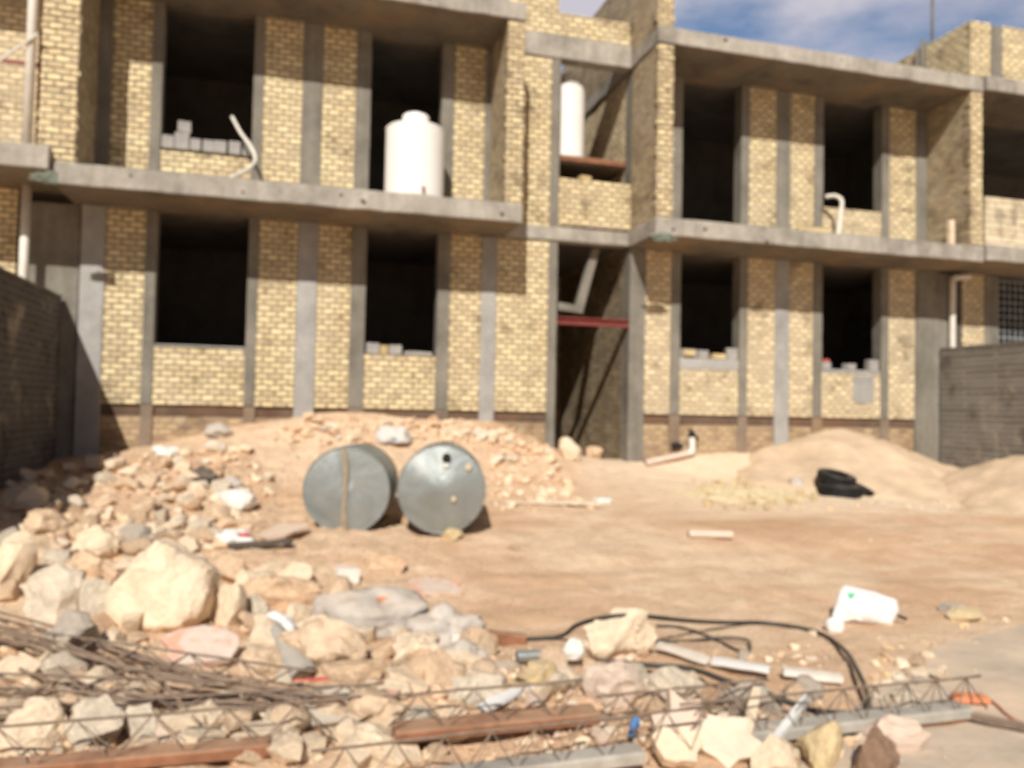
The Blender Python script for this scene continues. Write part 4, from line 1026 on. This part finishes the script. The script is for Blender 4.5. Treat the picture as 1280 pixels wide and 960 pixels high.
# --- lattice joists
def joist(label, A, B, footm, w=.11, th=.05, hh=.17, chord=(0., 1.), foot=(0., 1.), pitch=.20, barm=RBR, bar=.0045):
    d = B-A; L = d.length; u = d.normalized(); s = u.cross(Vector((0, 0, 1))).normalized(); up = s.cross(u).normalized()
    t = thing('lattice_joist', label, 'joist', A.lerp(B, .5))
    def P(x, y, z): return A+u*x+s*y+up*z
    if footm:
        bm = bmesh.new(); n = 24; rr = []
        for k in range(n+1):
            x = L*(foot[0]+(foot[1]-foot[0])*k/n); e = .004*noise.noise(Vector((x*6, A.x, 0)))
            rr.append([bm.verts.new(P(x, y, z)) for y, z in ((-w/2, 0), (w/2+e, 0), (w/2+e, th*.8), (w/2-.008, th), (-w/2+.008, th+e), (-w/2+e, th*.8))])
        for a, b in zip(rr, rr[1:]):
            for j in range(6): bm.faces.new((a[j], a[(j+1) % 6], b[(j+1) % 6], b[j]))
        bm.faces.new(rr[0]); bm.faces.new(rr[-1]); obj('joist_foot', fixn(bm), footm, t)
    def wob(x): return .008*noise.noise(Vector((x*2, A.x, 5)))
    x0, x1 = L*chord[0], L*chord[1]; n = 14
    obj('top_chord', rod([P(x0+(x1-x0)*k/n, wob(x0+(x1-x0)*k/n), hh+wob(k)) for k in range(n+1)], .0065, 6, 0), barm, t)
    for sg in (-1, 1):
        if not footm: obj('bottom_chord', rod([P(x0+(x1-x0)*k/n, sg*w*.36, th*.5+wob(k+3)) for k in range(n+1)], .0055, 6, 0), barm, t)
        pts = []; x = x0+.03; k = 0
        while x < x1: 
            pts.append(P(x, 0 if k % 2 else sg*w*.36, hh if k % 2 else th*.6)); x += pitch/2; k += 1
        obj('zigzag_bar', rod(pts, bar, 5, 0), barm, t)
    return t
def J(a, b, za, zb): return hit(*a)*1.0, hit(*b)*1.0
def jp(px, py, z):
    d = ray(px, py); tt = (z-1.6)/d.z; return CAM+d*tt
joist('rusty-footed lattice joist crossing the bottom left corner', jp(-60, 975, .05), jp(338, 938, .07), RST, chord=(-.02, 1.32), w=.12, hh=.2, pitch=.3)
joist('rusty-footed lattice joist in the middle of the foreground', jp(492, 922, .09), jp(744, 898, .10), RST, w=.14, hh=.19, chord=(-.05, .93), pitch=.26)
joist('pale concrete-footed lattice joist at the bottom centre', jp(470, 990, .06), jp(800, 948, .08), CON, w=.11, hh=.19, chord=(-.22, 1.3))
joist('grey concrete-footed lattice joist on the right beside the paved street', jp(915, 925, .05), jp(1205, 892, .03), CON, w=.13, hh=.19, chord=(-.2, 1.08))
joist('bare rusty lattice without a foot lying behind the left rubble stones', jp(-40, 915, .08), jp(480, 880, .10), None, w=.1, hh=.10, pitch=.22)
joist('bare lattice lying between the hose and the right joist', jp(745, 905, .08), jp(960, 880, .07), None, w=.1, hh=.13)
# --- rebar bundle
def rebar(pts, label='rusty rebar lying in the tangled bundle at the lower left', r=.0085):
    P = [jp(x, y, z+.05) for x, y, z in pts]
    return tag(obj('rebar', rod(P, r, 6, 5), RBR, loc=P[0]), label, 'rebar', 'rebars tangled in the bundle at the lower left')
rr = random.Random(4)
for k in range(5):
    o1, o2 = rr.uniform(-14, 26), rr.uniform(-8, 10)
    rebar([(-40, 756+k*9+o1*.3, .22), (70, 786+k*7+o2*.3, .19), (160, 820+k*5+o2, .16), (270, 850+k*2.5+o2*.6, .13), (400+rr.uniform(-60, 70), 868+k*2, .13)])
joist('bare lattice lying highest across the tangled bars at the lower left', jp(-70, 800, .14), jp(395, 872, .13), None, w=.13, hh=.13, pitch=.32, bar=.0055)
joist('bare lattice tilted below the highest one at the lower left', jp(-60, 870, .12), jp(300, 884, .11), None, w=.14, hh=.12, pitch=.36, bar=.0055)
rebar([(-40, 790, .16), (40, 812, .15), (85, 842, .13), (120, 872, .11), (150, 900, .09)])
rebar([(-20, 812, .14), (60, 850, .12), (200, 872, .11), (330, 880, .10)])
rebar([(-30, 858, .12), (100, 865, .12), (240, 880, .10), (380, 862, .12)])
rebar([(-30, 895, .10), (60, 892, .10), (160, 880, .11), (300, 870, .12)])
rebar([(100, 860, .14), (180, 838, .17), (250, 905, .10)])

# --- loose stones, counted but alike
def scatter(n, poly, size, mats, label, group, name, cat, seed, flat_=.75, subs=2, dark=0):
    r = random.Random(seed); k = 0; tries = 0
    X0, X1 = min(p[0] for p in poly), max(p[0] for p in poly); Y0, Y1 = min(p[1] for p in poly), max(p[1] for p in poly)
    def inside(x, y):
        c = False
        for (ax_, ay), (bx_, by) in zip(poly, poly[1:]+poly[:1]):
            if (ay > y) != (by > y) and x < (bx_-ax_)*(y-ay)/(by-ay)+ax_: c = not c
        return c
    while k < n and tries < 9000:
        tries += 1; x, y = r.uniform(X0, X1), r.uniform(Y0, Y1)
        if not inside(x, y): continue
        if any(abs(x-cx) < rx and abs(y-cy) < ry for cx, cy, rx, ry in KEEP): continue
        p = at(x, y); s = px2m(size[0]+(size[1]-size[0])*r.random()**2.2, p)
        m = r.choice(mats); me = proto(m, r.randrange(9), subs)
        POOL.append((s*FPX/(p-CAM).length, me, name, p, (s, s*r.uniform(.6, 1), s*r.uniform(.45, flat_)), r.uniform(0, 6.28), (r.uniform(-.4, .4), r.uniform(-.4, .4)), label, cat, group)); k += 1
POOL = []
KEEP = [(433, 620, 62, 62), (552, 620, 62, 62), (1095, 765, 52, 34), (1068, 608, 34, 20), (545, 725, 48, 20), (850, 832, 38, 16), (925, 846, 44, 16), (1015, 852, 46, 14), (1060, 840, 32, 60), (890, 798, 62, 22), (690, 795, 40, 12), (40, 795, 70, 26), (150, 835, 60, 18), (270, 862, 80, 14), (245, 815, 52, 28), (718, 822, 18, 24), (930, 870, 60, 20)]
scatter(300, [(0, 600), (150, 570), (300, 560), (350, 600), (300, 690), (0, 700)], (8, 36), [RCK, RCK, RCK, RCC, RCC, RCP], 'one of the loose tan and grey stones strewn over the left slope', 'stones strewn over the left slope', 'stone', 'stone', 1)
scatter(400, [(0, 690), (240, 690), (640, 800), (640, 955), (0, 955)], (14, 70), [RCK, RCK, RCC, RCC, RCP, RCK, RCC], 'one of the medium stones filling the foreground rubble at left', 'medium stones in the foreground rubble at left', 'stone', 'stone', 2)
scatter(130, [(340, 525), (560, 525), (640, 545), (660, 600), (590, 600), (480, 560), (350, 560)], (7, 22), [RCK, RCK, RCC, RCP], 'one of the small stones on the earth mound behind the drums', 'stones on the mound behind the drums', 'stone', 'stone', 3)
scatter(110, [(600, 545), (690, 560), (700, 590), (740, 640), (620, 640)], (6, 20), [RCK, RCC], 'one of the broken stones heaped left of the stair doorway', 'stones heaped left of the doorway', 'stone', 'stone', 4)
scatter(120, [(870, 610), (940, 596), (1010, 600), (1025, 628), (960, 640), (880, 634)], (6, 15), [RCY], 'one of the yellow brick fragments scattered left of the tyres', 'yellow brick fragments left of the tyres', 'brick_fragment', 'brick fragment', 5)
scatter(120, [(640, 810), (1190, 830), (1140, 880), (1120, 950), (640, 950)], (12, 50), [RCK, RCC, RCP, RCK_PINK], 'one of the small stones between the lattice joists on the right', 'small stones between the joists on the right', 'stone', 'stone', 6)
scatter(30, [(1100, 790), (1270, 770), (1220, 830), (1130, 850), (960, 830), (900, 800)], (6, 16), [RCK, RCC, RCY], 'one of the crumbs along the edge of the paved street', 'crumbs along the street edge', 'stone', 'stone', 7)
scatter(26, [(1120, 585), (1230, 560), (1260, 600), (1180, 625), (1110, 615)], (6, 16), [RCK, RCC, RCY], 'one of the small stones at the foot of the right boundary wall', 'small stones at the right boundary wall', 'stone', 'stone', 8)
scatter(520, [(0, 610), (150, 565), (300, 545), (350, 600), (300, 690), (640, 800), (640, 955), (0, 955)], (4, 17), [RCK, RCK, RCC, RCP], 'x', 'x', 'stone', 'stone', 31, subs=1)
scatter(160, [(330, 530), (560, 520), (690, 550), (700, 590), (590, 600), (480, 560), (350, 565)], (4, 12), [RCK, RCC, RCK], 'x', 'x', 'stone', 'stone', 32, subs=1)
scatter(260, [(640, 810), (1190, 830), (1120, 950), (640, 955)], (4, 18), [RCK, RCC, RCP], 'x', 'x', 'stone', 'stone', 33, subs=1)
scatter(110, [(900, 600), (1280, 580), (1280, 640), (900, 640)], (3, 9), [RCK, RCC], 'x', 'x', 'stone', 'stone', 34, subs=1)
POOL.sort(key=lambda q: -q[0])
cnt = 0; rest = {}
for sz, me, name, p, dims, rz, tl, label, cat, group in POOL:
    if name != 'stone' or (cnt < 285 and label != 'x'):
        tag(place(me, name, p, dims, rz, tl, .22), label, cat, group); cnt += name == 'stone'
    else:
        rest.setdefault(me.name, (me, []))[1].append(Matrix.Translation((p.x, p.y, p.z+dims[2]*.28)) @ Matrix.Rotation(rz, 4, 'Z') @ Matrix.Rotation(tl[0], 4, 'X') @ Matrix.Diagonal((*dims, 1)))
bm = bmesh.new(); mats_ = []
for me, Ms in rest.values():
    m = me.materials[0]
    if m not in mats_: mats_.append(m)
    for Mx in Ms:
        c0 = me.copy(); c0.transform(Mx); n0 = len(bm.faces); bm.from_mesh(c0); bm.faces.ensure_lookup_table()
        for f in bm.faces[n0:]: f.material_index = mats_.index(m); f.smooth = True
        bpy.data.meshes.remove(c0)
tag(obj('small_rubble', bm, mats_), 'the many small stones lying between the larger stones all over the lot', 'rubble', kind='stuff')
# gravel and crumbs nobody could count
bm = bmesh.new(); r = random.Random(77); n = 0
while n < 5200:
    if r.random() < .62: x, y = r.uniform(-20, 640), r.uniform(560, 960)
    else: x, y = r.uniform(560, 1280), r.uniform(600, 960)
    if x > 560 and 640 < y < 790 and r.random() > .10: continue
    p = hit(x, y)
    if roadness(p.x, p.y) > .1 and r.random() > .12: continue
    p.z = max(h(p.x, p.y), .004 if roadness(p.x, p.y) > .5 else -9); s = px2m(r.uniform(1.5, 6.5), p)
    s *= .5
    vs = [bm.verts.new(p+Vector((s*r.uniform(.6, 1.1)*a, s*r.uniform(.6, 1.1)*b, s*r.uniform(.5, .9)*c+s*.2))) for a, b, c in ((1, 0, 0), (-1, 0, 0), (0, 1, 0), (0, -1, 0), (0, 0, 1), (0, 0, -.6))]
    for i, j in ((0, 2), (2, 1), (1, 3), (3, 0)):
        bm.faces.new((vs[i], vs[j], vs[4]))
    n += 1
GRV = NT('gravel'); Pn = GRV.pos()
kk = GRV.ramp(GRV.noise(Pn, 14, 2), [(.3, (.36, .25, .16)), (.5, (.6, .45, .3)), (.65, (.68, .57, .42)), (.75, (.4, .37, .34))])
GRV.l(kk, GRV.b.inputs['Base Color']); GRV.b.inputs['Roughness'].default_value = .95
tag(obj('gravel', bm, GRV.m), 'loose gravel and crumbs of earth spread over the lot', 'gravel', kind='stuff')
# ------------------------------------------------------------------ camera, light, world
cam = bpy.data.cameras.new('camera'); co = bpy.data.objects.new('camera', cam); col.objects.link(co)
M = Matrix((Rv, Uv, -Fv)).transposed().to_4x4(); M.translation = CAM
co.matrix_world = M
cam.sensor_width = 36; cam.sensor_fit = 'HORIZONTAL'; cam.lens = FPX/1280*36
cam.clip_start = .05; cam.clip_end = 2000
BLUR = 1
if BLUR:      # the phone focused too close: everything is soft
    cam.dof.use_dof = True; cam.dof.focus_distance = .6; cam.dof.aperture_fstop = 6.8
sc.camera = co
SUN = Vector((-.41, -1.08, .95)).normalized()
el = math.asin(SUN.z); az = math.atan2(SUN.x, SUN.y)
sl = bpy.data.lights.new('sun', 'SUN'); sl.energy = 5.0; sl.angle = math.radians(.5); sl.color = (1, .955, .87)
so = bpy.data.objects.new('sun', sl); col.objects.link(so); so.rotation_euler = SUN.to_track_quat('Z', 'Y').to_euler()
so.location = (-10, -20, 30)
w = bpy.data.worlds.new('World'); sc.world = w; w.use_nodes = True
nt = w.node_tree; bg = nt.nodes['Background']
sky = nt.nodes.new('ShaderNodeTexSky'); sky.sky_type = 'NISHITA'; sky.sun_disc = False
sky.sun_elevation = el; sky.sun_rotation = az; sky.altitude = 1200; sky.dust_density = 3.5
tc = nt.nodes.new('ShaderNodeTexCoord')
mp = nt.nodes.new('ShaderNodeMapping'); mp.inputs['Scale'].default_value = (1, 1, 2.6); mp.inputs['Location'].default_value = (.35, .2, .1)
nz = nt.nodes.new('ShaderNodeTexNoise'); nz.inputs['Scale'].default_value = 4.2; nz.inputs['Detail'].default_value = 7; nz.inputs['Roughness'].default_value = .55
rp = nt.nodes.new('ShaderNodeValToRGB'); rp.color_ramp.elements[0].position = .38; rp.color_ramp.elements[1].position = .60
rp.color_ramp.elements[1].color = (.85, .85, .85, 1)
sx = nt.nodes.new('ShaderNodeSeparateXYZ')
mr = nt.nodes.new('ShaderNodeMapRange'); mr.interpolation_type = 'SMOOTHSTEP'   # added gain: dims fill from the sky behind, brightens the sky in view
mr.inputs[1].default_value = -.2; mr.inputs[2].default_value = .9; mr.inputs[3].default_value = .5; mr.inputs[4].default_value = 2.0
vm = nt.nodes.new('ShaderNodeVectorMath'); vm.operation = 'SCALE'
mm = nt.nodes.new('ShaderNodeMath'); mm.operation = 'MULTIPLY'
mc = nt.nodes.new('ShaderNodeMapRange'); mc.interpolation_type = 'SMOOTHSTEP'; mc.inputs[1].default_value = 0; mc.inputs[2].default_value = .8; mc.inputs[3].default_value = .15
mx = nt.nodes.new('ShaderNodeMix'); mx.data_type = 'RGBA'; mx.inputs[7].default_value = (10, 9.3, 10, 1)
L = nt.links.new
L(tc.outputs['Generated'], mp.inputs['Vector']); L(mp.outputs[0], nz.inputs['Vector'])
L(tc.outputs['Generated'], sx.inputs[0]); L(sx.outputs['Y'], mr.inputs[0]); L(sx.outputs['Y'], mc.inputs[0])
L(sky.outputs[0], vm.inputs[0]); L(mr.outputs[0], vm.inputs['Scale'])
L(nz.outputs['Fac'], rp.inputs['Fac']); L(rp.outputs['Color'], mm.inputs[0]); L(mc.outputs[0], mm.inputs[1]); L(mm.outputs[0], mx.inputs[0])
L(vm.outputs[0], mx.inputs[6]); L(mx.outputs[2], bg.inputs['Color'])
bg.inputs['Strength'].default_value = .068
sc.view_settings.view_transform = 'Standard'; sc.view_settings.look = 'None'; sc.view_settings.exposure = 0; sc.view_settings.gamma = 1
sc.render.engine = 'CYCLES'; sc.cycles.use_denoising = True; sc.cycles.max_bounces = 6
